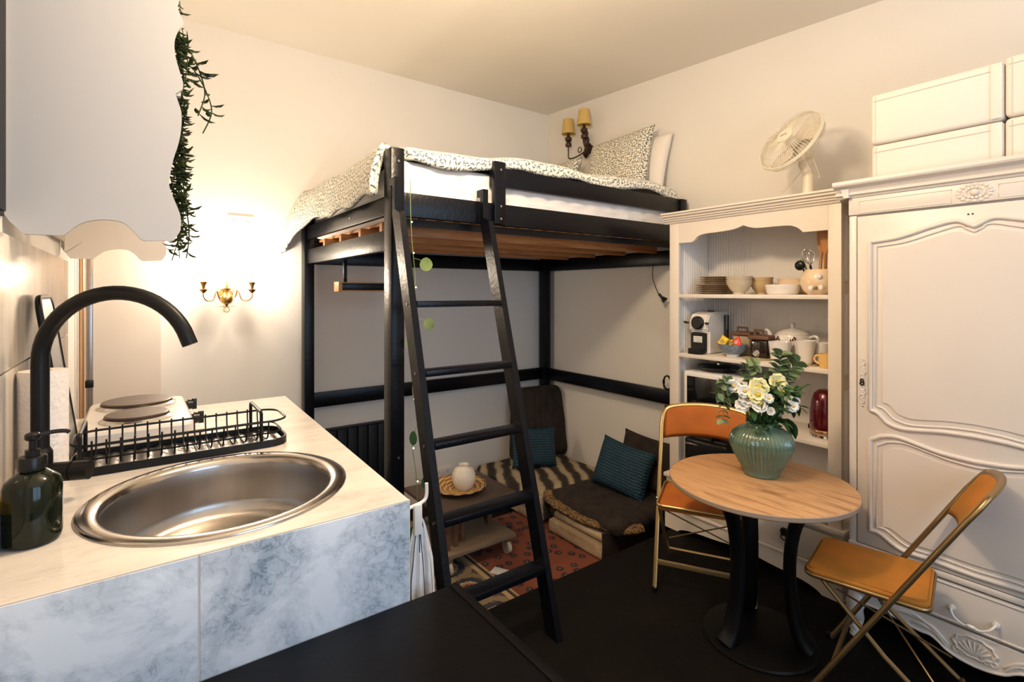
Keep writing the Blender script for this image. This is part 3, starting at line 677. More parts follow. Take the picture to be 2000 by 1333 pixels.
for z0, dx in ((2.13, 0.075), (2.08, 0.095), (1.70, 0.03)):
    g = G(); sprig(g, [(0.098, 1.80, z0+0.06), (0.098+dx*0.4, 1.80, z0+0.035), (0.098+dx*0.75, 1.81, z0-0.02), (0.098+dx*0.9, 1.81, z0-0.08), (0.098+dx*0.65, 1.80, z0-0.15)], 0.050, 14, 0.0020, 0.0105); build('long_tendril', g, 'plantdark', t, recalc=False)
g = G(); sprig(g, [(0.10, 1.78, 2.30), (0.102, 1.78, 2.25), (0.108, 1.78, 2.2), (0.105, 1.78, 2.15)], 0.028, 14)
build('long_tendril', g, 'plantdark', t, recalc=False)

# ------------------------------------------------------------------ hook and tea towel
t = thing('wall_hook', 'white plastic hook on the end of the marble worktop', 'hook', (0.545, 1.20, 0.90))
g = G(); g.tube(smooth_path([(0.531, 1.185, 0.905), (0.560, 1.190, 0.908), (0.592, 1.195, 0.912), (0.603, 1.198, 0.925), (0.604, 1.20, 0.955)], 4), 0.0045, 8); g.box(0.530, 0.5345, 1.17, 1.20, 0.86, 0.94, 0.001); g.box(0.562, 0.584, 1.182, 1.194, 0.835, 0.912, 0.003); build('hook', g, 'whiteplastic', t)
t = thing('tea_towel', 'white tea towel with thin navy stripes hanging from the white hook', 'towel', (0.58, 1.22, 0.62))
def tw(off):
    def f(u, v):
        z = 0.868-v*0.30; wdt = 0.018+0.062*min(1, v*2.2)**0.7+0.014*v
        a = (u-0.5)*2
        x = 0.583+a*wdt*0.62+0.008*v+0.005*math.sin(u*19+v*2); y = 1.205+a*wdt*0.35+0.012*math.cos(u*19)*min(1, v*3)
        dz = 0.012*(1-a*a)*(1-v)
        return (x, y+off, z+dz)
    return f
g = G(); g.grid(tw(0), 40, 24); o = build('cloth', g, 'towel', t, recalc=False); md = o.modifiers.new('s', 'SOLIDIFY'); md.thickness = 0.003
g = G()
for u in (0.12, 0.40, 0.62, 0.9):
    f = tw(-0.0052); pts = [V(*f(u+0.02*math.sin(v*3), v)) for v in [i/24 for i in range(25)]]; g.tube(pts, 0.0013, 5)
build('stripe', g, 'towelline', t)

# ------------------------------------------------------------------ desk under the camera
t = thing('desk', 'black table top butting against the marble worktop front', 'table', (0.2, 0.4, 0))
g = G(); g.box(-0.258, 0.655, -0.30, 1.134, 0.685, 0.710, 0.002); build('tabletop', g, 'desk', t)
g = G(); g.box(0.634, 0.655, -0.30, 1.134, 0.7102, 0.7125, 0.0008); build('edge_strip', g, 'desk', t)
for x in (-0.25, 0.60):
    for y in (-0.28, 1.08):
        g = G(); g.box(x, x+0.045, y, y+0.045, 0.0, 0.684, 0.002); build('leg', g, 'black', t)

# ------------------------------------------------------------------ loft bed
bed = thing('loft_bed', 'black stained wooden loft bed with orange pine slats', 'bed', (2.0, 3.0, SF))
def bpart(name, *a, m='black', bev=0.003):
    g = G(); g.box(*a, bev); return build(name, g, m, bed)
bpart('post', 0.93, 0.995, 2.20, 2.285, SF, 2.112)
bpart('post', 0.93, 0.995, 3.69, 3.775, SF, 1.957)
bpart('post', 3.085, 3.15, 2.20, 2.285, SF, 2.105)
bpart('post', 3.085, 3.15, 3.69, 3.775, SF, 1.90)
bpart('long_rail', 0.996, 3.084, 2.212, 2.24, 1.800, 1.913)
bpart('guard_rail', 1.49, 3.084, 2.212, 2.24, 2.004, 2.105)
bpart('guard_post', 1.487, 1.557, 2.182, 2.211, 1.802, 2.128)
bpart('side_rail', 0.945, 0.972, 2.286, 3.689, 1.812, 1.903)
bpart('side_brace', 0.945, 0.972, 2.286, 3.689, 1.644, 1.742)
bpart('side_rail', 3.11, 3.137, 2.286, 3.689, 1.812, 1.903)
bpart('side_brace', 3.11, 3.137, 2.286, 3.689, 1.644, 1.752)
bpart('long_rail', 0.996, 3.084, 3.735, 3.762, 1.800, 1.90)
bpart('wall_brace', 0.996, 3.084, 3.735, 3.762, 1.644, 1.750)
bpart('low_rail', 0.996, 3.084, 3.735, 3.762, 0.63, 0.735)
bpart('low_rail', 3.11, 3.137, 2.286, 3.689, 0.63, 0.735)
for y in (2.42, 2.72, 3.05, 3.38):
    g = G(); g.box(0.975, 3.10, y, y+0.035, 1.735, 1.795, 0.002); build('support_beam', g, 'slat', bed)
for i in range(22):
    x = 1.03+i*0.096
    g = G(); g.box(x, x+0.055, 2.245, 3.70, 1.797, 1.812, 0.002); build('slat', g, 'slat', bed)
for y in (2.243, 3.711):
    g = G(); g.box(0.975, 3.105, y, y+0.019, 1.76, 1.796); build('slat_ledge', g, 'black', bed)
def bolt(x, y, z, ax, c='chrome'):
    g = G(); a = V(x, y, z); d = V(*ax); g.cyl(a, a+d*0.004, 0.006, n=10); build('bolt', g, c, bed)
for z in (2.05, 1.86, 1.67, 0.69, 0.15): bolt(0.965, 2.20, z, (0, -1, 0), 'pipe')
for z in (2.085, 1.895, 1.83): bolt(1.525, 2.182, z, (0, -1, 0), 'pipe')
for y in (2.8, 3.35): bolt(0.945, y, 1.855, (-1, 0, 0), 'chrome')

# mattress
t = thing('mattress', 'mattress in a white fitted sheet on the loft bed', 'mattress', (2.0, 3.0, 1.815))
def mside(name):
    g = G(); g.box(0.985, 3.080, 2.246, 3.70, 1.815, 2.078, 0.045, 4)
    bmesh.ops.subdivide_edges(g.b, edges=[e for e in g.b.edges if e.calc_length() > 0.1], cuts=40, use_grid_fill=True)
    for v in g.b.verts:
        k = 0.008*math.sin(v.co.x*23+v.co.z*31)+0.005*math.sin(v.co.x*61-v.co.z*47)+0.003*math.sin(v.co.y*37+v.co.z*20)
        if v.co.y < 2.26: v.co.y += abs(k)
        elif v.co.x < 1.0: v.co.x += k
    return build(name, g, 'sheet', t, recalc=False, ang=1.2)
mside('sheet')

# duvet
def n2(x, y): return 0.5*math.sin(x*7.1+1.3*math.sin(y*3.7))+0.3*math.sin(y*9.3+x*4.1)+0.2*math.sin(x*17+y*13)
def duvet_fn(u, v):
    # u along x: hang on the left, then over the top ; v along y: lip at the front, over, down behind
    hangL = 0.10
    y_t = 2.225+min(1, max(0, (v-0.03)/0.84))*1.525
    if u < hangL:
        k = 1-u/hangL                                   # 1 at the hem
        far = max(0, (y_t-3.1)/0.65)
        drop = (0.215+0.18*far**3+0.010*math.sin(y_t*15))*k
        x = 0.935-0.05*math.sin(k*PI*0.6)-0.085*far*math.sin(k*PI*0.5)**0.7+0.004*math.sin(y_t*21)*k
        zl = -drop
    else:
        q = (u-hangL)/(1-hangL); x = 0.935+q*2.175; zl = 0.0
    ed = min(1, max(0, (x-0.87)/0.22)); zl -= 0.035*(1-ed)**2
    ed = min(1, max(0, (3.11-x)/0.10)); zl -= 0.06*(1-ed)**2
    y = y_t; zb = 0.0
    if v < 0.03:
        k = 1-v/0.03; y = 2.225-0.010*math.sin(k*PI); zb = (-0.05*k-0.012*(1+math.sin(x*11))*k)*min(1, max(0, (x-0.94)/0.1))
    if v > 0.87:
        k = (v-0.87)/0.13; y = 3.75+0.036*math.sin(min(1, k*2)*PI/2); zb = -0.42*k*(1-0.95*min(1, max(0, (0.97-x)/0.06)))
    e2 = min(1, max(0, (y-2.215)/0.12)); zb -= 0.038*(1-e2)**2*min(1, max(0, (x-0.90)/0.12))
    sm = min(1, max(0, (x-1.0)/1.0)); z = 2.150+0.055*sm*sm*(3-2*sm)+0.018*n2(x, y)+zl+zb
    q = min(1, max(0, (1.07-x)/0.07)); q = q*q*(3-2*q); y = y+(2.305-2.225)*q*max(0, 1-(y-2.215)/0.5)
    return (x, y, z)
g = G(); g.grid(duvet_fn, 150, 110, (2.45, 2.1)); o = build('duvet', g, 'duvet', recalc=False, ang=3, origin=(0, 0, 0))
tag(o, 'cream duvet with small dark leaf print spread over the loft bed', 'duvet')
md = o.modifiers.new('s', 'SOLIDIFY'); md.thickness = 0.022; md.offset = -1

def pillow(name, w_, h_, th, mtx, m, label=None, cat=None, parent=None, n=22, pinch=0.10, group=None, sub=None):
    g = G()
    for sgn in (1, -1):
        def f(u, v):
            a, b_ = 2*u-1, 2*v-1
            prof = (max(0, 1-a**4)*max(0, 1-b_**4))**0.5
            px_ = a*w_/2*(1-pinch*(1-a*a)*0-pinch*b_*b_*(1-abs(a))*0)-0
            x = a*w_/2*(1-pinch*(1-b_*b_)*abs(a)**3*0.8); y = b_*h_/2*(1-pinch*(1-a*a)*abs(b_)**3*0.8)
            z = sgn*th/2*prof*(1+0.06*math.sin(a*5+b_*3))
            return mtx @ V(x, y, z)
        if sgn == 1: g.grid(f, n, n, (w_, h_))
        else: g.grid(lambda u, v: f(1-u, v), n, n, (w_, h_))
    bmesh.ops.remove_doubles(g.b, verts=g.b.verts, dist=0.0005)
    c = mtx.translation
    o = build(name, g, m, parent, recalc=True, ang=3, origin=None if parent else tuple(c))
    if label: tag(o, label, cat, group)
    return o
zt = 2.17
pillow('pillow', 0.62, 0.50, 0.15, frame_mtx(V(2.98, 2.70, zt+0.255), (0.05, -1, 0.05), (0.28, 0, 1)), 'pillowp', 'large leaf-print pillow propped upright against the wall on the loft bed', 'pillow')
pillow('pillow', 0.50, 0.40, 0.13, frame_mtx(V(2.90, 3.33, zt+0.215), (0.0, -1, 0.0), (0.45, 0, 1)), 'pillowp', 'smaller leaf-print pillow lying lower behind the duvet near the wall lamp', 'pillow')
pillow('pillow', 0.46, 0.46, 0.12, frame_mtx(V(3.115, 2.57, zt+0.245), (0.02, -1, -0.10), (0.16, 0, 1)), 'pwhite', 'plain white pillow standing behind the large leaf-print one', 'pillow')

# ladder
lad = thing('ladder', 'black wooden ladder leaning on the loft bed', 'ladder', (1.17, 1.62, 0))
def ly(z): return 1.615+0.2865*z
for x0, x1 in ((0.925, 0.955), (1.395, 1.425)):
    out = [(ly(0)-0.025, 0.0), (ly(0)+0.05, 0.0), (ly(1.80)+0.048, 1.80), (ly(1.80)+0.048, 1.93), (2.211, 1.93), (2.211, 1.965), (ly(1.80)+0.02, 1.965), (ly(1.80)+0.02, 1.82), (ly(1.80)-0.028, 1.80)]
    g = G(); g.prism(out, x0, x1, 'X'); build('stile', g, 'black', lad, smooth=False)
    for z in (1.41, 1.125, 0.845, 0.565, 0.285):
        g = G(); xx = x0 if x0 < 1 else x1; s_ = -1 if x0 < 1 else 1; g.cyl((xx, ly(z), z-0.012), (xx+s_*0.003, ly(z), z-0.012), 0.006, n=10); build('bolt', g, 'pipe', lad)
for z in (1.41, 1.125, 0.845, 0.565, 0.285):
    g = G(); g.box(0.9555, 1.3945, ly(z)-0.035, ly(z)+0.04, z-0.026, z, 0.003); build('rung', g, 'black', lad)

# vine with fairy lights on the near post
t = thing('light_garland', 'leafy garland with tiny lights hanging down the near bed post', 'garland', (1.03, 2.17, 0.0))
vp = smooth_path([(1.012, 2.175, 1.96), (1.012, 2.17, 1.80), (1.02, 2.17, 1.66), (1.035, 2.17, 1.5), (1.018, 2.17, 1.36), (1.012, 2.18, 1.20), (1.03, 2.18, 1.10), (1.022, 2.17, 0.98), (1.05, 2.17, 0.86), (1.020, 2.17, 0.76), (1.04, 2.17, 0.60), (1.045, 2.17, 0.48), (1.035, 2.17, 0.33), (1.045, 2.17, 0.2), (1.03, 2.17, 0.06), (1.02, 2.17, -0.06)], 5)
g = G(); g.tube(vp, 0.0018, 6); build('wire', g, 'vinegreen', t)
def leaf_disc(g, c, n_, r, el=1.0, up=(0, 0, 1)):
    n_ = Vector(n_).normalized(); m = frame_mtx(Vector(c), n_.cross(Vector(up)) if abs(n_.dot(Vector(up))) < .95 else (1, 0, 0), up)
    k = 12; vc = g.b.verts.new(m @ V(0, 0, r*0.12)); vs = []
    for i in range(k):
        a = 2*PI*i/k; rad = r*(1-0.12*max(0, math.cos(a-PI/2))**6*-1.5)
        vs.append(g.b.verts.new(m @ V(rad*math.cos(a), rad*el*math.sin(a), 0)))
    for i in range(k): g.b.faces.new((vc, vs[i], vs[(i+1) % k]))
for (x, y, z, r, e) in ((1.075, 2.14, 1.575, 0.030, 1.0), (1.085, 2.13, 1.30, 0.026, 1.0), (1.01, 2.17, 1.215, 0.024, 1.0), (1.015, 2.15, 0.78, 0.018, 1.7), (1.075, 2.16, 0.56, 0.014, 1.8), (1.015, 2.15, 0.345, 0.022, 1.5), (1.04, 2.15, 0.19, 0.02, 1.6), (1.075, 2.14, 0.09, 0.034, 0.7), (1.04, 2.15, -0.01, 0.022, 1.6)):
    g = G(); leaf_disc(g, (x, y, z), (-0.5+R.uniform(-.2, .2), -0.85, 0.1), r, e); g.tube([(1.03, 2.17, z+0.03), (x, y+0.004, z+r*0.5)], 0.001, 5)
    build('leaf', g, 'vinegreen' if z > 1.2 or z < 0.12 else 'leafd', t, recalc=False)
for k in range(6, len(vp), 5):
    g = G(); g.sphere(vp[k]+V(0.003, -0.004, 0), 0.0035, n=8); build('bulb', g, 'fairy', t)

# hanging rail under the bed
t = thing('hanging_rail', 'small wooden rail hanging under the loft bed from a black strap', 'rail', (1.3, 3.2, 1.45))
g = G(); g.box(1.045, 1.068, 3.22, 3.235, 1.50, 1.655, 0.002); build('strap', g, 'black', t)
g = G(); g.box(1.36, 1.383, 3.22, 3.235, 1.50, 1.655, 0.002); build('strap', g, 'black', t)
g = G(); g.box(1.01, 1.41, 3.20, 3.209, 1.4605, 1.5045, 0.001); build('inlay', g, 'black', t)
g = G(); g.box(0.995, 1.0195, 3.16, 3.25, 1.452, 1.513, 0.002); g.box(1.40, 1.425, 3.16, 3.25, 1.452, 1.513, 0.002); g.box(1.01, 1.41, 3.165, 3.245, 1.452, 1.4604, 0.001); g.box(1.01, 1.41, 3.209, 3.245, 1.4602, 1.511, 0.001); build('bar', g, 'barwood', t)

# radiator
t = thing('radiator', 'black slatted radiator on the far wall under the loft bed', 'radiator', (1.2, 3.75, 0.0))
for i in range(10):
    g = G(); x = 0.86+i*0.076; g.box(x, x+0.070, 3.715, 3.74, -0.12, 0.455, 0.006); build('panel', g, 'radiator', t)
g = G(); g.box(0.85, 1.63, 3.741, 3.775, -0.10, 0.44); g.box(0.855, 1.62, 3.712, 3.77, 0.456, 0.466, 0.003); build('back_frame', g, 'radiator', t)

# ------------------------------------------------------------------ brass sconce on the far wall
SX, SZ = 0.463, 1.43
t = thing('brass_sconce', 'brass two-armed candle wall lamp glowing on the far wall', 'lamp', (SX, 3.8, SZ))
g = G(); g.lathe([(0, -0.075), (0.006, -0.072), (0.012, -0.060), (0.030, -0.05), (0.038, -0.03), (0.036, -0.01), (0.022, 0.008), (0.012, 0.018), (0.012, 0.028), (0.022, 0.034), (0.024, 0.042), (0.010, 0.05), (0.007, 0.08), (0.004, 0.11), (0, 0.115)], (SX, 3.735, SZ), 24); build('body', g, 'brass', t)
g = G(); g.cyl((SX, 3.755, SZ), (SX, 3.799, SZ), 0.012); g.cyl((SX, 3.79, SZ), (SX, 3.7995, SZ), 0.045, n=28); build('wall_plate', g, 'brass', t)
g = G(); g.torus((SX, 3.735, SZ-0.094), 0.016, 0.0035, 'Y', 20, 6); g.cyl((SX-0.045, 3.735, SZ-0.074), (SX+0.045, 3.735, SZ-0.074), 0.002, n=6); build('ring', g, 'brass', t)
for s_ in (-1, 1):
    g = G(); g.tube(smooth_path([(SX+s_*0.02, 3.735, SZ), (SX+s_*0.045, 3.72, SZ-0.012), (SX+s_*0.058, 3.71, SZ+0.025), (SX+s_*0.066, 3.70, SZ+0.015), (SX+s_*0.080, 3.69, SZ-0.028), (SX+s_*0.115, 3.67, SZ-0.035), (SX+s_*0.135, 3.66, SZ-0.01), (SX+s_*0.135, 3.66, SZ+0.02)], 5), 0.0042, 8)
    g.torus((SX+s_*0.045, 3.73, SZ+0.03), 0.012, 0.003, 'Y', 14, 6); build('arm', g, 'brass', t)
    g = G(); g.lathe([(0, 0.0), (0.008, 0.002), (0.022, 0.018), (0.023, 0.024), (0.008, 0.028), (0.010, 0.045), (0.020, 0.066), (0.021, 0.070), (0.0, 0.070)], (SX+s_*0.135, 3.66, SZ+0.012), 20); build('candle_cup', g, 'brass', t)
    g = G(); g.lathe([(0, 0.0), (0.007, 0.0), (0.015, 0.02), (0.0165, 0.035), (0.010, 0.058), (0.004, 0.075), (0, 0.08)], (SX+s_*0.135, 3.66, SZ+0.083), 16); build('bulb', g, 'bulb', t)
def socket(x, z, y, label):
    t = thing('wall_socket', label, 'socket', (x, y, z))
    g = G(); g.box(x-0.078, x+0.078, y-0.010, y-0.0005, z-0.04, z+0.04, 0.003); build('plate', g, 'socket', t)
    for s_ in (-1, 1):
        g = G(); g.torus((x+s_*0.038, y-0.0105, z), 0.022, 0.002, 'Y', 24, 6); build('outlet_ring', g, 'socket', t)
        g = G()
        for q in (-0.009, 0.009): g.cyl((x+s_*0.038+q, y-0.0102, z), (x+s_*0.038+q, y-0.0115, z), 0.0028, n=8)
        g.cyl((x+s_*0.038, y-0.0102, z+0.012), (x+s_*0.038, y-0.0135, z+0.012), 0.0025, n=8); build('pin_hole', g, 'hole', t)
socket(0.552, 1.915, 3.80, 'white double socket high on the wall above the brass lamp')
socket(2.06, -0.06, 3.80, 'white double socket low on the wall behind the woven plate')

# two-shade sconce on the right wall
t = thing('shaded_sconce', 'dark bronze wall lamp with two small yellow shades above the bed', 'lamp', (3.2, 3.2, 2.75))
g = G(); g.lathe([(0, -0.11), (0.012, -0.10), (0.030, -0.07), (0.018, -0.05), (0.014, 0.0), (0.026, 0.02), (0.030, 0.06), (0.018, 0.09), (0.022, 0.12), (0, 0.13)], (3.150, 3.215, 2.72), 16); g.cyl((3.16, 3.215, 2.74), (3.199, 3.215, 2.74), 0.012); g.cyl((3.19, 3.215, 2.70), (3.1995, 3.215, 2.70), 0.04, n=20); build('body', g, 'bronze', t)
for (x, y, z) in ((3.10, 3.385, 2.80), (3.07, 3.155, 2.815)):
    g = G(); g.tube(smooth_path([(3.15, 3.215, 2.68), (3.13, (y+3.215)/2, 2.645), (3.11, y, 2.64), (x, y, 2.70), (x, y, z-0.05)], 6), 0.006, 8)
    g.torus((3.14, (y+3.17)/2+0.005, 2.70), 0.022, 0.004, 'X', 16, 6); build('arm', g, 'bronze', t)
    g = G(); g.lathe([(0, -0.06), (0.026, -0.055), (0.028, -0.03), (0.014, -0.02), (0.03, 0.0), (0.03, 0.02), (0.012, 0.035), (0.012, 0.06), (0, 0.06)], (x, y, z), 16); build('cup', g, 'bronze', t)
    g = G(); g.lathe([(0.060, 0.0), (0.046, 0.13), (0.044, 0.13), (0.058, 0.0), (0.060, 0.0)], (x, y, z+0.055), 28); build('lamp_shade', g, 'shade', t)

# ------------------------------------------------------------------ nook: rug, coffee table, seats, cushions
g = G(); g.grid(lambda u, v: (1.25+1.55*u, 1.952+1.25*v, SF+0.012), 20, 20, (1.55, 1.25)); g.box(1.25, 2.80, 1.953, 3.20, SF+0.001, SF+0.011)
tag(build('rug', g, 'rug', recalc=False, origin=(1.25, 1.952, SF)), 'rust red oriental rug on the sunken nook floor', 'rug')

TX0, TX1, TY0, TY1 = 1.46, 2.04, 2.66, 3.24
ct = thing('coffee_table', 'low dark wooden coffee table on casters in the nook', 'table', (1.75, 2.95, SF+0.012))
g = G(); g.box(TX0, TX1, TY0, TY1, 0.095, 0.12, 0.003); build('tabletop', g, 'cotable', ct)
g = G(); g.box(TX0, TX1-0.05, TY0+0.01, TY1, -0.145, -0.12, 0.003); build('lower_shelf', g, 'cotable2', ct)
for x, y in ((1.52, 2.74), (1.585, 2.76), (1.65, 2.79), (1.93, 2.90), (1.96, 2.98), (1.96, 3.08), (1.55, 3.15), (1.90, 3.17)):
    g = G(); g.lathe([(0, -0.12), (0.017, -0.12), (0.020, -0.10), (0.016, -0.03), (0.020, 0.03), (0.017, 0.095), (0, 0.095)], (x, y, 0), 14); build('spindle', g, 'lidwood', ct)
for x, y in ((TX0+0.05, TY0+0.05), (TX1-0.09, TY0+0.06), (TX0+0.05, TY1-0.05), (TX1-0.09, TY1-0.05)):
    g = G(); g.cyl((x-0.013, y, SF+0.012+0.040), (x+0.013, y, SF+0.012+0.040), 0.040, n=18); build('caster', g, 'stonew', ct)
    g = G(); g.box(x-0.02, x+0.02, y-0.02, y+0.02, SF+0.093, -0.1455, 0.002); build('caster_bracket', g, 'chrome', ct)
PXc, PYc = 1.742, 2.985
g = G(); g.lathe([(0, 0.004), (0.06, 0.004), (0.10, 0.010), (0.150, 0.028), (0.183, 0.040), (0.186, 0.036), (0.15, 0.020), (0.10, 0.002), (0, 0.0)], (PXc, PYc, 0.121), 48, uvpolar=True)
tag(build('woven_plate', g, 'plate', origin=(PXc, PYc, 0.121)), 'round woven plate with dark spiral pattern on the low table', 'plate')
g = G(); g.lathe([(0, 0.0), (0.050, 0.0), (0.066, 0.02), (0.080, 0.06), (0.078, 0.10), (0.062, 0.132), (0.034, 0.145), (0.030, 0.155), (0.034, 0.163), (0.028, 0.163), (0.024, 0.150), (0.02, 0.10), (0, 0.09)], (1.775, 2.975, 0.127), 72, flute=0.05, nf=24, fl=(0.01, 0.135))
tag(build('ribbed_vase', g, 'ribvase', origin=(1.775, 2.975, 0.127)), 'small cream ribbed vase standing on the woven plate', 'vase')
g = G(); g.box(-0.035, 0.035, -0.05, 0.05, 0.0, 0.006, 0.001, mtx=Matrix.Translation((1.78, 2.56, SF+0.0125)) @ Matrix.Rotation(0.5, 4, 'Z'))
tag(build('paper_card', g, 'label', origin=(1.78, 2.56, SF+0.0125)), 'pale paper card lying on the rug by the low table', 'card')

def blob(name, x0, x1, y0, y1, z0, z1, m, parent=None, r=0.05, amp=0.008, cuts=14, fr=23.0):
    g = G(); g.box(x0, x1, y0, y1, z0, z1, r, 3)
    bmesh.ops.subdivide_edges(g.b, edges=[e for e in g.b.edges if e.calc_length() > 0.08], cuts=cuts, use_grid_fill=True)
    for v in g.b.verts:
        p = v.co; k = amp*(math.sin(p.x*fr+p.y*fr*0.7)+math.sin(p.y*fr*1.3+p.z*fr)+0.6*math.sin(p.x*fr*2.1-p.z*fr*1.7)+R.uniform(-.6, .6))
        if p.z > z0+0.03: v.co.z += k*0.6
        v.co.x += k*0.3; v.co.y += k*0.3*(-1 if p.x < (x0+x1)/2 else 1)
    return build(name, g, m, parent, recalc=False, ang=3)
def hair(g, pts_normals, L_=0.03, r=0.0009, droop=0.4):
    for p, n_ in pts_normals:
        d = (n_+V(R.uniform(-.6, .6), R.uniform(-.6, .6), R.uniform(-.6, .2))).normalized()
        g.tube([p, p+d*L_*0.5, p+d*L_-V(0, 0, L_*droop)], [r, r, r*0.2], 3, cap=False)
# seat along the far wall with striped fur
t = thing('floor_seat', 'low floor seat along the far wall under the striped fur throw', 'seat', (2.8, 3.3, SF))
g = G(); g.box(2.36, 3.12, 2.95, 3.68, SF+0.013, -0.11, 0.02, 3); build('mattress_block', g, 'foam', t)
o = blob('striped_throw', 2.33, 3.14, 2.90, 3.73, -0.115, -0.03, 'zebra', None, 0.05, 0.006)
tag(o, 'brown and cream striped fur throw covering the seat by the far wall', 'throw')
o = blob('striped_throw', 2.325, 2.62, 2.865, 2.905, SF+0.05, -0.06, 'zebra', t, 0.018, 0.004); o.name = 'throw_skirt'
# backrest fur board in the corner
mt = frame_mtx(V(2.93, 3.60, 0.22), (1, -0.12, 0), (0, 0.10, 1))
g = G(); g.prism([(p[0]*(1-0.16*((p[1]+0.25)/0.55)), p[1]) for p in rr_outline(-0.30, 0.30, -0.27, 0.37, 0.09)], -0.06, 0.06, 'Z', mt)
bmesh.ops.bevel(g.b, geom=[e for e in g.b.edges if e.is_boundary or len(e.link_faces) == 2 and e.calc_face_angle() > 0.8], offset=0.03, segments=3, affect='EDGES')
tag(build('corner_cushion', g, 'fur', origin=tuple(mt.translation), ang=3), 'tall dark brown fur backrest leaning in the corner of the nook', 'backrest')
pillow('cushion', 0.42, 0.34, 0.13, frame_mtx(V(2.72, 3.40, 0.13), (1, -0.25, -0.10), (0.05, 0.35, 1)), 'teal', 'teal ribbed cushion against the fur backrest in the corner', 'cushion')
# right seat
ts = t = thing('floor_seat', 'beige folded floor mattress under dark fur in the nook', 'seat', (2.75, 2.5, SF))
g = G(); g.box(2.365, 3.12, 2.28, 2.80, SF+0.013, -0.165, 0.018, 3); build('mattress_block', g, 'foam', t)
g = G(); g.box(2.40, 3.12, 2.29, 2.78, -0.164, -0.115, 0.018, 3); build('mattress_fold', g, 'foam', t)
o = blob('fur_throw', 2.42, 3.10, 2.18, 2.88, -0.112, 0.005, 'fur', None, 0.055, 0.011)
tag(o, 'dark brown fur throw heaped over the beige floor mattress', 'throw')
tr = thing('speckled_throw', 'gold-speckled dark trim along the edge of the brown fur throw', 'throw', (2.36, 2.4, -0.1))
g = G(); g.tube(smooth_path([(2.44, 2.88, -0.02), (2.40, 2.80, -0.05), (2.41, 2.65, -0.07), (2.42, 2.50, -0.08), (2.44, 2.35, -0.07), (2.50, 2.20, -0.065), (2.60, 2.15, -0.06)], 6), [0.026+0.006*math.sin(i*0.9)**2 for i in range(37)], 12, flat=(0.9, 1.3)); build('trim', g, 'leopard', tr)
pillow('cushion', 0.46, 0.36, 0.14, frame_mtx(V(2.84, 2.52, 0.172), (0.10, -1, -0.10), (0.38, 0.0, 1)), 'teal', 'teal ribbed cushion leaning on the right-hand seat', 'cushion')
pillow('cushion', 0.50, 0.38, 0.14, frame_mtx(V(3.035, 2.45, 0.192), (0.06, -1, -0.06), (0.22, 0.0, 1)), 'fur', 'dark brown fur cushion behind the teal one on the right-hand seat', 'cushion')
blob('front_drape', 2.372, 3.11, 2.262, 2.285, SF+0.014, -0.075, 'fur', ts, 0.01, 0.004)

# cords on the right wall
t = thing('clip_spotlight', 'black clip-on spot lamp dangling by its cord from the bed frame', 'lamp', (3.17, 2.42, 1.40))
g = G(); g.tube(smooth_path([(3.105, 2.46, 1.66), (3.105, 2.465, 1.57), (3.11, 2.45, 1.50), (3.12, 2.42, 1.43)], 5), 0.003, 6); build('cord', g, 'blackp', t)
g = G(); g.cyl((3.12, 2.42, 1.435), (3.13, 2.395, 1.405), 0.010, n=14); g.cyl((3.13, 2.395, 1.405), (3.138, 2.375, 1.385), 0.014, 0.024, n=16); build('head', g, 'blackp', t)
t = thing('cable_bundle', 'coiled black cable hanging on the low rail beside the bookcase', 'cable', (3.1, 2.33, 0.78))
g = G()
for i in range(5): g.tube([(3.10+0.004*i, 2.335+0.035*math.cos(a)+R.uniform(-.004, .004), 0.79+0.05*math.sin(a)+R.uniform(-.004, .004)) for a in [2*PI*j/14 for j in range(14)]], 0.0035, 6, closed=True)
build('coil', g, 'blackp', t)

# ------------------------------------------------------------------ bookcase
BXF, BXB = 2.65, 3.00; BY0, BY1 = 1.02, 1.975
bk = thing('bookcase', 'cream open bookcase with scalloped top rail and drawers below', 'bookcase', (2.82, 1.5, 0))
def cp(name, *a, m='cream', bev=0.002, par=None):
    g = G(); g.box(*a, bev); return build(name, g, m, par or bk)
cp('stile', BXF, BXF+0.022, 1.911, BY1, 0.335, 1.87)
cp('stile', BXF, BXF+0.022, BY0, 1.078, 0.335, 1.87)
# side boards with beading
def ribbed(y_in, sgn, x0, x1, z0, z1):
    g = G(); n = int((x1-x0)/0.018); pts = [(x0, y_in-sgn*0.012)]
    for i in range(n):
        a = x0+i*(x1-x0)/n; w_ = (x1-x0)/n
        for k in range(5): pts.append((a+w_*(0.08+0.84*k/4), y_in+sgn*0.008*math.sin(PI*k/4)))
    pts.append((x1, y_in-sgn*0.012)); g.prism(pts, z0, z1, 'Z'); return g
build('side_board', ribbed(1.935, -1, BXF+0.023, BXB-0.012, 0.36, 1.86), 'bead', bk, ang=0.3)
cp('side_panel', BXF+0.022, BXB-0.012, 1.948, 1.965, 0.36, 1.87)
cp('side_panel', BXF+0.022, BXB-0.012, BY0+0.012, BY0+0.03, 0.36, 1.87)
for z0, z1 in ((0.42, 0.98), (1.05, 1.44), (1.50, 1.82)):
    g = G(); g.box(BXF+0.05, BXB-0.05, BY0+0.008, BY0+0.0118, z0, z1, 0.001)
    for i in range(6): g.box(BXF+0.07+i*0.04, BXF+0.078+i*0.04, BY0+0.002, BY0+0.008, z0+0.01, z1-0.01, 0.002)
    build('side_moulding', g, 'bead', bk)
g = G(); n = 52; y0, y1 = 1.052, 1.947; pts = [(BXB+0.004, y0)]
for i in range(n):
    a = y0+i*(y1-y0)/n; w_ = (y1-y0)/n
    for k in range(4): pts.append((BXB-0.010-(0.0034 if a > 1.62 else 0.0008)*math.sin(PI*k/3), a+w_*(0.1+0.8*k/3)))
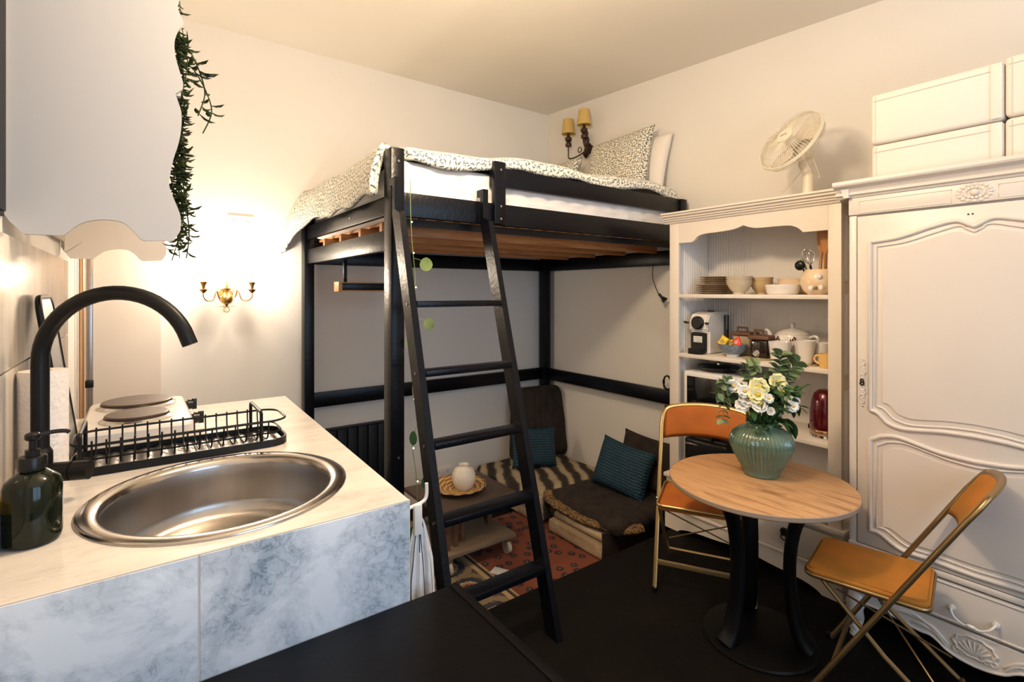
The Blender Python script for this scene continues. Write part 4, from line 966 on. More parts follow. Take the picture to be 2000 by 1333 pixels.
pts.append((BXB+0.004, y1)); g.prism(pts, 0.36, 1.86, 'Z'); build('back_board', g, 'bead', bk, ang=0.3)
for z in (1.436, 1.079, 0.724, 0.366):
    cp('shelf', BXF+0.002, BXB-0.016, 1.0785 if z < 1.5 else 1.05, 1.9105, z-0.022, z, m='creamshelf')
val = [(1.911, 1.745), (1.815, 1.745)]+smooth2([(1.815, 1.745), (1.795, 1.760), (1.781, 1.774), (1.737, 1.787), (1.66, 1.789), (1.58, 1.793), (1.54, 1.799), (1.501, 1.812)], 5)[1:]+smooth2([(1.501, 1.812), (1.462, 1.797), (1.42, 1.789), (1.34, 1.788), (1.26, 1.785), (1.225, 1.774), (1.205, 1.760), (1.191, 1.745)], 5)[1:]+[(1.078, 1.745), (1.078, 1.868), (1.911, 1.868)]
g = G(); g.prism(val, BXF, BXF+0.022, 'X'); build('valance', g, 'cream', bk, ang=0.4)
g = G()
cor = [(0.0, 1.868), (-0.006, 1.868), (-0.010, 1.878), (-0.018, 1.882), (-0.018, 1.888), (-0.027, 1.893), (-0.027, 1.900), (-0.040, 1.907), (-0.040, 1.916), (-0.05, 1.920), (-0.05, 1.930), (0.0, 1.930)]
g.prism([(BXF+x, z) for x, z in cor], BY0-0.012, BY1+0.03, 'Y')
g.prism([(BY0+x*0.8, z) for x, z in cor], BXF-0.03, BXB-0.02, 'X')
g.box(BXF, BXB, BY0, BY1+0.02, 1.868, 1.930, 0.001); build('cornice', g, 'cream', bk, ang=0.3)
# base with two drawers
cp('ledge', BXF-0.018, BXB+0.02, 1.0, 2.01, 0.310, 0.335, bev=0.006)
g = G(); arch = [(2.0, 0.0), (2.0, 0.14), (1.01, 0.14), (1.01, 0.0), (1.10, 0.0)]+smooth2([(1.10, 0.0), (1.13, 0.018), (1.20, 0.034), (1.35, 0.045), (1.50, 0.060), (1.65, 0.045), (1.80, 0.034), (1.88, 0.018), (1.91, 0.0)], 4)[1:]
g.prism(arch, BXF-0.012, BXF+0.012, 'X'); build('skirt', g, 'cream', bk, ang=0.4)
cp('skirt_moulding', BXF-0.022, BXF-0.012, 1.0, 2.01, 0.128, 0.142, bev=0.004)
g = G(); g.box(BXF+0.002, BXF+0.014, 1.012, 2.0, 0.142, 0.31); g.box(BXF+0.014, BXB+0.015, 1.012, 1.03, 0.0, 0.31); g.box(BXF+0.014, BXB+0.015, 1.98, 2.0, 0.0, 0.31); g.box(BXB, BXB+0.015, 1.03, 1.98, 0.03, 0.31); build('base_carcass', g, 'cream', bk)
for y0, y1, yh in ((1.055, 1.490, 1.275), (1.520, 1.955, 1.752)):
    d = cp('drawer', BXF-0.010, BXF+0.002, y0, y1, 0.156, 0.296, bev=0.004)
    g = G()
    g.lathe([(0, 0.006), (0.010, 0.005), (0.016, 0.001), (0.018, 0)]+[], (0, 0, 0), 24, flute=0.3, nf=12, mtx=frame_mtx(V(BXF-0.0105, yh, 0.236), (0, 1, 0), (0, 0, 1), None) @ Matrix.Rotation(PI, 4, 'X'))
    for k in range(10):
        a = 2*PI*k/10; g.sphere((BXF-0.012, yh+0.017*math.cos(a), 0.236+0.017*math.sin(a)), 0.006, n=8)
    g.torus((BXF-0.018, yh, 0.212), 0.015, 0.0028, 'X', 20, 6); build('ring_pull', g, 'iron', d)

# ---- crockery on the top shelf (z 1.436)
Z1, Z2, Z3, Z4 = 1.4365, 1.0795, 0.7245, 0.3665
def lathe_thing(name, prof, c, m, label, cat, n=36, group=None, **k):
    g = G(); g.lathe(prof, c, n, **k); o = build(name, g, m, origin=c); return tag(o, label, cat, group)
def dinner_plate(name, c, r, label, cat='plate', group=None):
    t = thing(name, label, cat, c, group)
    g = G(); g.lathe([(0, 0.0), (r*0.6, 0.0), (r*0.66, 0.003), (r*0.97, 0.0085), (r*0.97, 0.0105), (r*0.64, 0.006), (0, 0.004)], c, 36); build('dish', g, 'stonew', t)
    g = G(); g.torus((c[0], c[1], c[2]+0.0095), r*0.985, 0.0012, 'Z', 36, 6); build('rim', g, 'platerim', t)
    return t
pl = dinner_plate('dinner_plate', (2.83, 1.785, Z1), 0.112, 'brown-rimmed dinner plate in the middle of the stack on the top shelf', group='large brown-rimmed plates in the stack')
for i in range(1, 5):
    if i == 4: lab = 'brown-rimmed dinner plate just below the smaller plates in the stack'
    else: lab = 'brown-rimmed dinner plate in the middle of the stack on the top shelf'
    dup(pl, (2.83, 1.785, Z1+i*0.0115), lab)
pl['label'] = 'large brown-rimmed dinner plate at the bottom of the stack'
sp = dinner_plate('side_plate', (2.835, 1.783, Z1+0.0600), 0.092, 'small brown-rimmed side plate in the upper part of the stack', group='small brown-rimmed plates on the stack')
for i in range(1, 4): dup(sp, (2.835, 1.783, Z1+0.060+i*0.0115), 'topmost small brown-rimmed side plate of the stack' if i == 3 else 'small brown-rimmed side plate in the upper part of the stack')
def bowlprof(r, h, f=0.45, th=0.004):
    return [(0, 0), (r*f, 0), (r*f, h*0.12), (r*0.72, h*0.38), (r*0.93, h*0.70), (r, h), (r-th, h), (r*0.93-th, h*0.7), (r*0.70-th, h*0.40), (0, h*0.2)]
lathe_thing('cereal_bowl', bowlprof(0.070, 0.078), (2.76, 1.585, Z1), 'stonew', 'lower beige footed bowl of the front pair beside the plates', 'bowl', group='beige footed bowls')
lathe_thing('cereal_bowl', bowlprof(0.071, 0.078), (2.76, 1.585, Z1+0.024), 'stonew', 'upper beige footed bowl nested in the front pair beside the plates', 'bowl', group='beige footed bowls')
lathe_thing('small_bowl', bowlprof(0.062, 0.072), (2.87, 1.515, Z1), 'stoneb', 'lower tan bowl of the pair behind the beige bowls', 'bowl', group='tan bowls at the back of the top shelf')
lathe_thing('small_bowl', bowlprof(0.063, 0.072), (2.87, 1.515, Z1+0.024), 'stoneb', 'upper tan bowl of the pair behind the beige bowls', 'bowl', group='tan bowls at the back of the top shelf')
dp = [(0, 0), (0.070, 0), (0.078, 0.008), (0.086, 0.045), (0.086, 0.052), (0.082, 0.052), (0.072, 0.010), (0, 0.006)]
lathe_thing('serving_dish', dp, (2.765, 1.345, Z1), 'porcelain', 'shallow white serving dish in front of the pinkish one on the top shelf', 'dish')
lathe_thing('serving_dish', [(0, 0), (0.075, 0), (0.088, 0.010), (0.090, 0.078), (0.093, 0.084), (0.086, 0.084), (0.084, 0.012), (0, 0.007)], (2.885, 1.33, Z1), 'jug', 'taller pinkish cream dish behind the shallow white dish', 'dish')
# utensil jug
t = thing('utensil_jug', 'round cream jug holding kitchen utensils at the right end of the top shelf', 'jug', (2.78, 1.165, Z1))
g = G(); g.lathe([(0, 0), (0.055, 0), (0.078, 0.02), (0.092, 0.055), (0.088, 0.09), (0.072, 0.122), (0.068, 0.126), (0.064, 0.124), (0.08, 0.09), (0.084, 0.055), (0, 0.012)], (2.78, 1.165, Z1), 36); build('body', g, 'jug', t)
for (y, z) in ((1.135, 0.088), (1.175, 0.030), (1.128, 0.034)):
    g = G(); g.sphere((2.695+abs(y-1.165)*0.1, y, Z1+z), 0.014, n=14); build('knob', g, 'porcelain', t)
g = G(); g.sphere((2.697, 1.152, Z1+0.032), 0.010, n=12); build('spot', g, 'platerim', t)
def rod(name, p0, p1, r, m, label, cat, head=None):
    t = thing(name, label, cat, tuple(p0))
    g = G(); g.cyl(p0, p1, r, r*0.9, 10); build('handle', g, m, t)
    if head: head(t, Vector(p1), (Vector(p1)-Vector(p0)).normalized())
    return t
def spat(t, p, d):
    g = G(); mt = frame_mtx(p, V(0.2, 1, 0)-d*d.dot(V(.2, 1, 0)), d); g.prism([(-0.008, -0.01), (0.008, -0.01), (0.024, 0.05), (0.026, 0.10), (0.014, 0.13), (-0.014, 0.13), (-0.026, 0.10), (-0.024, 0.05)], -0.003, 0.003, 'Z', mt); build('blade', g, 'utwood', t)
rod('wooden_spatula', V(2.78, 1.17, Z1+0.02), V(2.775, 1.160, 1.650), 0.008, 'utwood', 'orange wooden spatula with a broad blade in the cream jug', 'spatula', spat)
rod('wooden_spoon', V(2.80, 1.15, Z1+0.02), V(2.745, 1.128, 1.650), 0.008, 'utwood', 'slimmer wooden spoon right of the broad spatula in the jug', 'spoon', spat)
def whisk(t, p, d):
    g = G()
    for k in range(5):
        a = PI*k/5; u = V(math.cos(a), math.sin(a), 0)
        g.tube(smooth_path([p, p+d*0.025+u*0.022, p+d*0.06+u*0.028, p+d*0.085, p+d*0.06-u*0.028, p+d*0.025-u*0.022, p], 4), 0.0011, 5)
    build('wire_loops', g, 'chrome', t)
rod('whisk', V(2.77, 1.185, Z1+0.03), V(2.76, 1.205, 1.585), 0.006, 'blackp', 'wire balloon whisk with a black handle in the cream jug', 'whisk', whisk)
def ladle(t, p, d):
    g = G(); g.sphere(p+V(-0.005, 0.01, 0.01), 0.026, (0.5, 1, 1), 14); build('spoon_head', g, 'blackp', t)
rod('ladle', V(2.765, 1.195, Z1+0.03), V(2.735, 1.232, 1.575), 0.005, 'blackp', 'black nylon serving spoon leaning left in the cream jug', 'ladle', ladle)
g = G(); g.tube(smooth_path([(2.76, 1.19, Z1+0.03), (2.75, 1.225, 1.58), (2.75, 1.245, 1.62)], 5), [0.004]*5+[0.006]*3+[0.008]*2+[0.001], 8)
tag(build('green_peeler', g, 'vinegreen', origin=(2.76, 1.19, Z1+0.03)), 'thin green handled tool leaning far left in the cream jug', 'utensil')

# ---- middle shelf (z 1.079)
t = thing('coffee_machine', 'cream and black capsule coffee machine on the middle shelf', 'coffee machine', (2.82, 1.82, Z2))
g = G(); g.prism([(2.735, Z2), (2.95, Z2), (2.95, Z2+0.235), (2.93, Z2+0.25), (2.80, Z2+0.25), (2.735, Z2+0.235), (2.715, Z2+0.20), (2.715, Z2+0.14), (2.735, Z2+0.13)], 1.757, 1.880, 'Y')
bmesh.ops.bevel(g.b, geom=[e for e in g.b.edges if len(e.link_faces) == 2 and e.calc_face_angle() > 0.9], offset=0.008, segments=2, affect='EDGES'); build('body', g, 'whiteplastic', t)
g = G(); g.cyl((2.700, 1.8185, Z2+0.185), (2.716, 1.8185, Z2+0.185), 0.040, n=28); g.cyl((2.692, 1.8185, Z2+0.185), (2.70, 1.8185, Z2+0.185), 0.032, 0.040, n=28); build('brew_head', g, 'blackp', t)
g = G(); g.tube(smooth_path([(2.706, 1.875, Z2+0.185), (2.70, 1.892, Z2+0.185), (2.705, 1.906, Z2+0.187)], 3), 0.007, 8); g.tube(smooth_path([(2.706, 1.762, Z2+0.185), (2.695, 1.745, Z2+0.183), (2.685, 1.735, Z2+0.186)], 3), 0.007, 8); build('lever', g, 'blackp', t)
g = G(); g.prism([(p[0]+1.8185, p[1]+Z2) for p in rr_outline(-0.047, 0.047, 0.005, 0.128, 0.014)], 2.712, 2.7345, 'X'); build('front_plate', g, 'blackp', t)
g = G(); g.box(2.7095, 2.7115, 1.79, 1.848, Z2+0.068, Z2+0.105, 0.0005); d = build('label', g, 'label', t)
g = G()
for k in range(3): g.box(2.7085, 2.7093, 1.797, 1.841-0.008*k, Z2+0.096-k*0.011, Z2+0.0985-k*0.011)
build('print', g, 'labelgrey', d)
g = G(); g.prism([(2.635+p[0], 1.8185+p[1]) for p in rr_outline(0.030, 0.095, -0.046, 0.046, 0.02)], Z2+0.0005, Z2+0.032, 'Z'); build('drip_tray', g, 'blackp', t)
g = G(); g.cyl((2.85, 1.82, Z2+0.2505), (2.85, 1.82, Z2+0.256), 0.020, n=16); build('button', g, 'blackp', t)
g = G(); g.cyl((2.90, 1.749, Z2+0.05), (2.90, 1.749, Z2+0.23), 0.016, n=14); build('water_tank', g, 'darkglass', t)
# capsule bowl and packets
t = thing('capsule_bowl', 'speckled blue-grey bowl with a white foot holding bright packets', 'bowl', (2.76, 1.625, Z2))
g = G(); g.lathe([(0.036, 0.014), (0.055, 0.022), (0.072, 0.045), (0.079, 0.072), (0.075, 0.072), (0.068, 0.045), (0.0, 0.02)], (2.76, 1.625, Z2), 32); build('bowl_body', g, 'bluebowl', t)
g = G(); g.lathe([(0, 0), (0.034, 0), (0.036, 0.016), (0, 0.016)], (2.76, 1.625, Z2), 28); build('foot', g, 'porcelain', t)
def packet(name, c, rx, ry, col, label, s=0.035):
    t = thing(name, label, 'packet', tuple(c))
    mt = Matrix.Translation(c) @ Matrix.Rotation(rx, 4, 'X') @ Matrix.Rotation(ry, 4, 'Y') @ Matrix.Rotation(-PI/2, 4, 'Y')
    pillow('sachet', s*1.9, s*1.5, 0.018, mt, col, parent=t, n=8)
    g = G(); g.torus((0, 0, 0.0100), 0.009, 0.002, 'Z', 14, 5, mtx=mt); g.box(-0.004, 0.004, -0.0015, 0.0015, 0.0085, 0.0105, mtx=mt); build('print', g, 'labelgrey' if col == 'yellow' else 'label', t)
packet('capsule_packet', V(2.72, 1.660, Z2+0.085), 0.5, 0.25, 'yellow', 'yellow packet standing in the blue-grey bowl')
packet('capsule_packet', V(2.73, 1.580, Z2+0.085), -0.5, 0.3, 'red', 'red packet standing in the blue-grey bowl', 0.032)
packet('capsule_packet', V(2.755, 1.625, Z2+0.078), 1.3, 0.6, 'yellow', 'flat yellow packet lying between the yellow and red ones', 0.028)
# two lidded canisters
t = thing('tan_canister', 'tan square canister with dark wooden handled lid behind the capsule bowl', 'canister', (2.89, 1.62, Z2))
g = G(); g.box(2.84, 2.94, 1.57, 1.675, Z2, Z2+0.115, 0.012, 3); build('body', g, 'canister', t)
g = G(); g.box(2.834, 2.946, 1.564, 1.681, Z2+0.1155, Z2+0.135, 0.006); build('lid', g, 'lidwood', t)
g = G(); g.tube([(2.86, 1.594, Z2+0.134), (2.86, 1.594, Z2+0.162), (2.86, 1.651, Z2+0.162), (2.86, 1.651, Z2+0.134)], 0.007, 8); build('lid_handle', g, 'lidwood', t)
t = thing('coffee_canister', 'dark glass canister with brown wooden lid and metal clasp', 'canister', (2.84, 1.475, Z2))
g = G(); g.box(2.77, 2.87, 1.43, 1.53, Z2, Z2+0.105, 0.014, 3); build('body', g, 'darkglass', t)
g = G(); g.box(2.762, 2.878, 1.42, 1.54, Z2+0.1055, Z2+0.128, 0.006); build('lid', g, 'lidwood', t)
g = G(); g.tube([(2.78, 1.46, Z2+0.127), (2.78, 1.46, Z2+0.158), (2.78, 1.503, Z2+0.158), (2.78, 1.503, Z2+0.127)], 0.0075, 8); build('lid_handle', g, 'lidwood', t)
g = G(); g.torus((2.767, 1.49, Z2+0.030), 0.016, 0.004, 'X', 24, 8); g.cyl((2.769, 1.49, Z2+0.03), (2.764, 1.49, Z2+0.03), 0.013, n=20); g.cyl((2.766, 1.49, Z2+0.05), (2.766, 1.49, Z2+0.09), 0.002, n=6); build('clasp', g, 'chrome', t)
# woven mats
for (cx, cy, r, lab) in ((2.775, 1.48, 0.085, 'round woven straw mat in front of the dark canister'), (2.755, 1.235, 0.075, 'round woven straw mat under the white mugs')):
    g = G(); g.lathe([(0, 0.0), (r, 0.0), (r+0.003, 0.0025), (r, 0.005)]+[(r*k/8, 0.005+0.0006*(k % 2)) for k in range(7, -1, -1)], (cx, cy, Z2), 36); tag(build('woven_mat', g, 'woven', origin=(cx, cy, Z2)), lab, 'mat')
# teapot
TPX, TPY = 2.895, 1.355
t = thing('teapot', 'white lidded teapot with dark cherry sprigs on the middle shelf', 'teapot', (TPX, TPY, Z2))
g = G(); g.lathe([(0, 0), (0.045, 0), (0.050, 0.006), (0.072, 0.04), (0.087, 0.085), (0.090, 0.125), (0.084, 0.138), (0.08, 0.140), (0, 0.140)], (TPX, TPY, Z2), 36); build('body', g, 'porcelain', t)
g = G(); g.lathe([(0.083, 0.140), (0.072, 0.150), (0.045, 0.163), (0.015, 0.170), (0.008, 0.172), (0.010, 0.185), (0.014, 0.195), (0.008, 0.203), (0, 0.204)], (TPX, TPY, Z2), 36); build('lid', g, 'porcelain', t)
g = G(); g.tube(smooth_path([(TPX, TPY+0.075, Z2+0.07), (TPX, TPY+0.11, Z2+0.10), (TPX, TPY+0.13, Z2+0.145), (TPX, TPY+0.15, Z2+0.155)], 5), [0.018]*5+[0.013]*5+[0.009]*6, 12); build('spout', g, 'porcelain', t)
g = G(); g.tube(smooth_path([(TPX, TPY-0.08, Z2+0.12), (TPX-0.01, TPY-0.12, Z2+0.135), (TPX-0.01, TPY-0.135, Z2+0.115), (TPX, TPY-0.11, Z2+0.06), (TPX, TPY-0.07, Z2+0.035)], 5), 0.008, 8); build('handle', g, 'porcelain', t)
g = G()
for a0 in (PI+0.45, PI-0.55):
    for (da, dz, r) in ((0, 0, 0.008), (0.13, 0.004, 0.009), (0.20, -0.006, 0.006), (-0.12, -0.004, 0.007), (0.06, 0.012, 0.006)):
        a = a0+da; g.sphere((TPX+0.0885*math.cos(a), TPY+0.0885*math.sin(a), Z2+0.115+dz), r, (0.6, 0.6, 1), 8)
build('cherry_print', g, 'cherry', t)
def mug(name, c, r, h, m, label, taper=0.8, handle=None, group=None, cat='mug'):
    t = thing(name, label, cat, tuple(c), group)
    g = G(); g.lathe([(0, 0), (r*taper*0.92, 0), (r*taper, 0.004), (r*(taper+1)/2, h*0.5), (r, h), (r-0.003, h), (r*(taper+1)/2-0.004, h*0.5), (r*taper-0.004, 0.008), (0, 0.008)], c, 32); build('cup', g, m, t)
    if handle:
        d = V(handle[0], handle[1], 0).normalized(); c = Vector(c)
        g = G(); g.tube(smooth_path([c+d*(r*0.93)+V(0, 0, h*0.8), c+d*(r+0.025)+V(0, 0, h*0.75), c+d*(r+0.03)+V(0, 0, h*0.4), c+d*(r*0.88)+V(0, 0, h*0.2)], 5), 0.0055, 8); build('handle', g, m, t)
    return t
mug('tall_mug', (2.735, 1.345, Z2), 0.056, 0.108, 'porcelain', 'wide white mug left of the tapered ones on the middle shelf', 0.78)
mug('tall_mug', (2.82, 1.275, Z2), 0.040, 0.108, 'porcelain', 'narrow white mug behind the wide white mug', 0.85)
mug('latte_cup', (2.732, 1.213, Z2+0.0065), 0.047, 0.118, 'porcelain', 'tapered white latte cup on the woven mat', 0.60)
mug('latte_cup', (2.80, 1.165, Z2), 0.042, 0.112, 'porcelain', 'tapered white latte cup at the back right behind the front one', 0.65)
mug('yellow_cup', (2.705, 1.106, Z2), 0.034, 0.070, 'yellowcup', 'small honey yellow cup at the right end of the middle shelf', 0.92, (0.3, 1), cat='cup')
mug('patterned_mug', (2.90, 1.165, Z2), 0.045, 0.105, 'mugp', 'black and white patterned mug at the back behind the white cups', 0.95)
mug('patterned_mug', (2.865, 1.108, Z2), 0.036, 0.135, 'mugp', 'taller black and white patterned mug against the right side board', 0.95)

# ---- third shelf
t = thing('microwave', 'white microwave with a black glass door on the third shelf', 'microwave', (2.83, 1.68, Z3))
g = G(); g.box(2.675, 2.97, 1.455, 1.895, Z3+0.008, Z3+0.250, 0.014, 3); build('casing', g, 'mwave', t)
g = G(); g.box(2.668, 2.6745, 1.54, 1.866, Z3+0.035, Z3+0.222, 0.004); build('door_window', g, 'mwdoor', t)
g = G()
for (x, y) in ((2.70, 1.48), (2.70, 1.87), (2.94, 1.48), (2.94, 1.87)): g.cyl((x, y, Z3), (x, y, Z3+0.010), 0.012, n=10)
build('feet', g, 'blackp', t)
for z in (0.17, 0.10):
    g = G(); g.cyl((2.664, 1.495, Z3+z), (2.6745, 1.495, Z3+z), 0.018, n=18); build('dial', g, 'mwave', t)
t = thing('frying_pan', 'black lidded pan lying on the microwave', 'pan', (2.82, 1.74, Z3+0.252))
g = G(); g.lathe([(0, 0), (0.095, 0), (0.115, 0.022), (0.118, 0.024), (0.112, 0.025), (0.06, 0.034), (0.0, 0.037)], (2.82, 1.75, Z3+0.2515), 36); g.torus((2.82, 1.75, Z3+0.277), 0.116, 0.003, 'Z', 36, 6); build('pan_body', g, 'blackp', t)
g = G(); g.lathe([(0, 0.036), (0.010, 0.036), (0.008, 0.048), (0.016, 0.054), (0.0, 0.060)], (2.82, 1.75, Z3+0.2515), 16); build('lid_knob', g, 'chrome', t)
g = G(); g.tube(smooth_path([(2.77, 1.645, Z3+0.276), (2.74, 1.60, Z3+0.285), (2.71, 1.53, Z3+0.283)], 5), 0.009, 8); build('handle', g, 'blackp', t)
t = thing('kettle', 'metallic red electric kettle with a chrome base on the third shelf', 'kettle', (2.77, 1.125, Z3))
KC = (2.775, 1.14, Z3)
g = G(); g.lathe([(0.066, 0.042), (0.070, 0.06), (0.069, 0.12), (0.062, 0.18), (0.050, 0.218), (0.030, 0.236), (0, 0.240)], KC, 36); build('body', g, 'kettle', t)
g = G(); g.lathe([(0.0665, 0.018), (0.069, 0.024), (0.069, 0.036), (0.0665, 0.0415)], KC, 36); build('copper_band', g, 'rosewood', t)
g = G(); g.lathe([(0, 0.001), (0.067, 0.001), (0.070, 0.006), (0.068, 0.017), (0, 0.017)], KC, 36); build('chrome_base', g, 'chrome', t)
g = G(); g.tube(smooth_path([(2.80, 1.085, Z3+0.21), (2.79, 1.062, Z3+0.20), (2.79, 1.060, Z3+0.12), (2.79, 1.072, Z3+0.06)], 5), 0.008, 8); build('handle', g, 'blackp', t)
g = G(); g.box(2.80, 2.82, 1.205, 1.235, Z3+0.02, Z3+0.045, 0.004); g.tube(smooth_path([(2.82, 1.205, Z3+0.03), (2.86, 1.19, Z3+0.02), (2.90, 1.22, Z3+0.005), (2.96, 1.26, Z3+0.005)], 5), 0.003, 6); build('switch', g, 'blackp', t)

# ---- bottom shelf
t = thing('toaster', 'long black toaster on the bottom shelf behind the orange chair', 'toaster', (2.76, 1.74, Z4))
g = G(); g.box(2.685, 2.835, 1.62, 1.895, Z4+0.008, Z4+0.205, 0.018, 3); build('body', g, 'blackp', t)
g = G(); g.box(2.715, 2.738, 1.645, 1.86, Z4+0.2045, Z4+0.2075, 0.001); g.box(2.78, 2.803, 1.645, 1.86, Z4+0.2045, Z4+0.2075, 0.001); build('slot', g, 'hole', t)
for y in (1.72, 1.85):
    g = G(); g.box(2.700, 2.82, y, y+0.01, Z4+0.206, Z4+0.23, 0.002); build('bun_rack', g, 'blackm', t)
g = G(); g.box(2.680, 2.6845, 1.80, 1.88, Z4+0.165, Z4+0.175, 0.001); build('badge', g, 'chrome', t)
g = G(); g.tube(smooth_path([(2.80, 1.62, Z4+0.14), (2.82, 1.55, Z4+0.19), (2.86, 1.48, Z4+0.08), (2.92, 1.42, Z4+0.01)], 6), 0.0035, 6); build('cord', g, 'blackp', t)

# ------------------------------------------------------------------ fan on the bookcase
FC = V(2.795, 1.315, 2.248); fn = V(-0.80, 0.28, 0.50).normalized()
t = thing('desk_fan', 'ivory table fan tilted upwards on top of the bookcase', 'fan', (2.86, 1.26, 1.93))
mf = frame_mtx(FC, fn.cross(V(0, 0, 1)).normalized()*-1, fn.cross(fn.cross(V(0, 0, 1)))*-1)
if (mf @ V(0, 0, 1)-FC).dot(fn) < 0: mf = mf @ Matrix.Rotation(PI, 4, 'X')
FR = 0.178
g = G(); g.torus((0, 0, 0), FR, 0.0065, 'Z', 56, 8, mtx=mf); g.torus((0, 0, 0.008), FR-0.001, 0.004, 'Z', 56, 8, mtx=mf); build('cage_rim', g, 'fan', t)
g = G()
for k in range(72):
    a = 2*PI*k/72; c_, s_ = math.cos(a), math.sin(a)
    g.tube([mf @ V(FR*c_, FR*s_, 0.0), mf @ V(0.165*c_, 0.165*s_, 0.030), mf @ V(0.115*c_, 0.115*s_, 0.044), mf @ V(0.042*c_, 0.042*s_, 0.050)], 0.0014, 4, cap=False)
for r_, z_ in ((0.14, 0.039), (0.10, 0.0465)): g.torus((0, 0, z_), r_, 0.0010, 'Z', 48, 4, mtx=mf)
build('front_grille', g, 'fan', t)
g = G()
for k in range(72):
    a = 2*PI*k/72; c_, s_ = math.cos(a), math.sin(a)
    g.tube([mf @ V(FR*c_, FR*s_, 0.0), mf @ V(0.165*c_, 0.165*s_, -0.035), mf @ V(0.10*c_, 0.10*s_, -0.05), mf @ V(0.05*c_, 0.05*s_, -0.052)], 0.0014, 4, cap=False)
build('rear_grille', g, 'fan', t)
g = G(); g.lathe([(0.043, 0.047), (0.045, 0.052), (0.042, 0.058), (0, 0.060)], (0, 0, 0), 32, mtx=mf); cb = build('centre_badge', g, 'fan', t)
g = G()
for k, x in enumerate((-0.018, -0.010, -0.002, 0.007, 0.014)): g.box(x, x+0.0055, -0.0035, 0.0035, 0.0605, 0.0612, mtx=mf @ Matrix.Rotation(0.1, 4, 'Z'))
build('lettering', g, 'labelgrey', cb)
for k in range(3):
    g = G(); a0 = 2*PI*k/3+0.5
    def bl(u, v):
        r = 0.028+u*0.128; a = a0+(v-0.5)*(0.75+0.55*math.sin(u*PI*0.8)); return mf @ V(r*math.cos(a), r*math.sin(a), 0.012*(v-0.5)*2*(0.6+0.5*u))
    g.grid(bl, 12, 12); o = build('blade', g, 'fanblade', t, recalc=False); md = o.modifiers.new('s', 'SOLIDIFY'); md.thickness = 0.002
g = G(); g.lathe([(0, 0.03), (0.024, 0.026), (0.030, 0.0), (0.030, -0.015), (0, -0.015)], (0, 0, 0), 24, mtx=mf); build('hub', g, 'fan', t)
g = G(); g.lathe([(0, -0.052), (0.050, -0.052), (0.052, -0.06), (0.047, -0.11), (0.032, -0.135), (0, -0.138)], (0, 0, 0), 28, mtx=mf); build('motor_housing', g, 'fan', t)
mb = mf @ V(0, 0, -0.09)
g = G(); g.tube(smooth_path([(mb.x, mb.y, mb.z-0.035), (mb.x-0.005, mb.y-0.002, 2.13), (2.86, 1.26, 2.07), (2.86, 1.26, 1.955)], 5), [0.020]*5+[0.022]*5+[0.026]*5+[0.034], 16); g.box(mb.x-0.03, mb.x+0.02, mb.y-0.02, mb.y+0.02, mb.z-0.06, mb.z-0.01, 0.008); build('neck', g, 'fan', t)
g = G(); g.lathe([(0, 0), (0.098, 0), (0.10, 0.008), (0.085, 0.02), (0.045, 0.032), (0.036, 0.036), (0, 0.036)], (2.86, 1.26, 1.9305), 36); build('base', g, 'fan', t)
g = G(); g.tube(smooth_path([mb+V(0.03, -0.03, -0.02), V(2.90, 1.22, 2.05), V(2.93, 1.30, 2.12), V(2.94, 1.42, 2.02), V(2.92, 1.52, 1.94)], 6), 0.0028, 6); build('power_cord', g, 'fan', t)

# ------------------------------------------------------------------ wardrobe
WX = 2.47; WXB = 3.08; WY0, WY1, WM = 0.10, 0.92, 0.51
wd = thing('wardrobe', 'tall cream painted wardrobe with carved mouldings and single door', 'wardrobe', (2.77, WM, 0))
def sym(pts): return pts+[(2*WM-y, z) for y, z in reversed(pts[:-1])]
def wp(name, *a, m='ward', bev=0.003, par=None):
    g = G(); g.box(*a, bev); return build(name, g, m, par or wd)
g = G(); g.box(WX+0.004, WXB, WY0+0.004, WY0+0.03, 0.13, 1.84); g.box(WX+0.004, WXB, WY1-0.03, WY1-0.004, 0.13, 1.84); g.box(WXB-0.02, WXB-0.001, WY0+0.03, WY1-0.03, 0.13, 1.84); g.box(WX+0.02, WXB-0.02, WY0+0.03, WY1-0.03, 0.36, 0.385); g.box(WX+0.01, WXB-0.02, WY0+0.03, WY1-0.03, 1.76, 1.84); build('carcass', g, 'ward', wd)
wp('corner_post', WX-0.004, WX+0.012, WY1-0.030, WY1, 0.10, 1.775, bev=0.005)
wp('corner_post', WX-0.004, WX+0.012, WY0, WY0+0.030, 0.10, 1.775, bev=0.005)
wp('frieze', WX-0.010, WX+0.010, WY0, WY1, 1.776, 1.850, bev=0.004)
def moulding(pts, x, r=(0.008, 0.005), name='moulding', par=None, m='ward', closed=True):
    """a double bead following a line on the front"""
    g = G(); p3 = [V(x, y, z) for y, z in pts]
    g.tube(p3, r[0], 10, closed=closed)
    c = sum((Vector((p[0], p[1])) for p in pts), Vector((0, 0)))/len(pts)
    p4 = [V(x+0.001, y+(c.x-y)*0.022/max(0.12, abs(c.x-y)) if abs(c.x-y) > 0.03 else y, z+(c.y-z)*0.020/max(0.12, abs(c.y-z))) for y, z in pts]
    g.tube(p4, r[1], 8, closed=closed)
    return build(name, g, m, par or wd, ang=1.0)
for y0, y1 in ((0.575, 0.878), (0.142, 0.445)):
    moulding([(y0, 1.785), (y1, 1.785), (y1, 1.833), (y0, 1.833)], WX-0.009, (0.003, 0.0018), 'frieze_panel')
g = G()
for k in range(16):
    a = 2*PI*k/16; g.sphere((WX-0.010, WM+0.046*math.cos(a), 1.813+0.030*math.sin(a)), 0.0085, (0.5, 1, 0.8), 8)
    a += PI/16; g.sphere((WX-0.012, WM+0.028*math.cos(a), 1.813+0.019*math.sin(a)), 0.006, (0.6, 1, 1), 8)
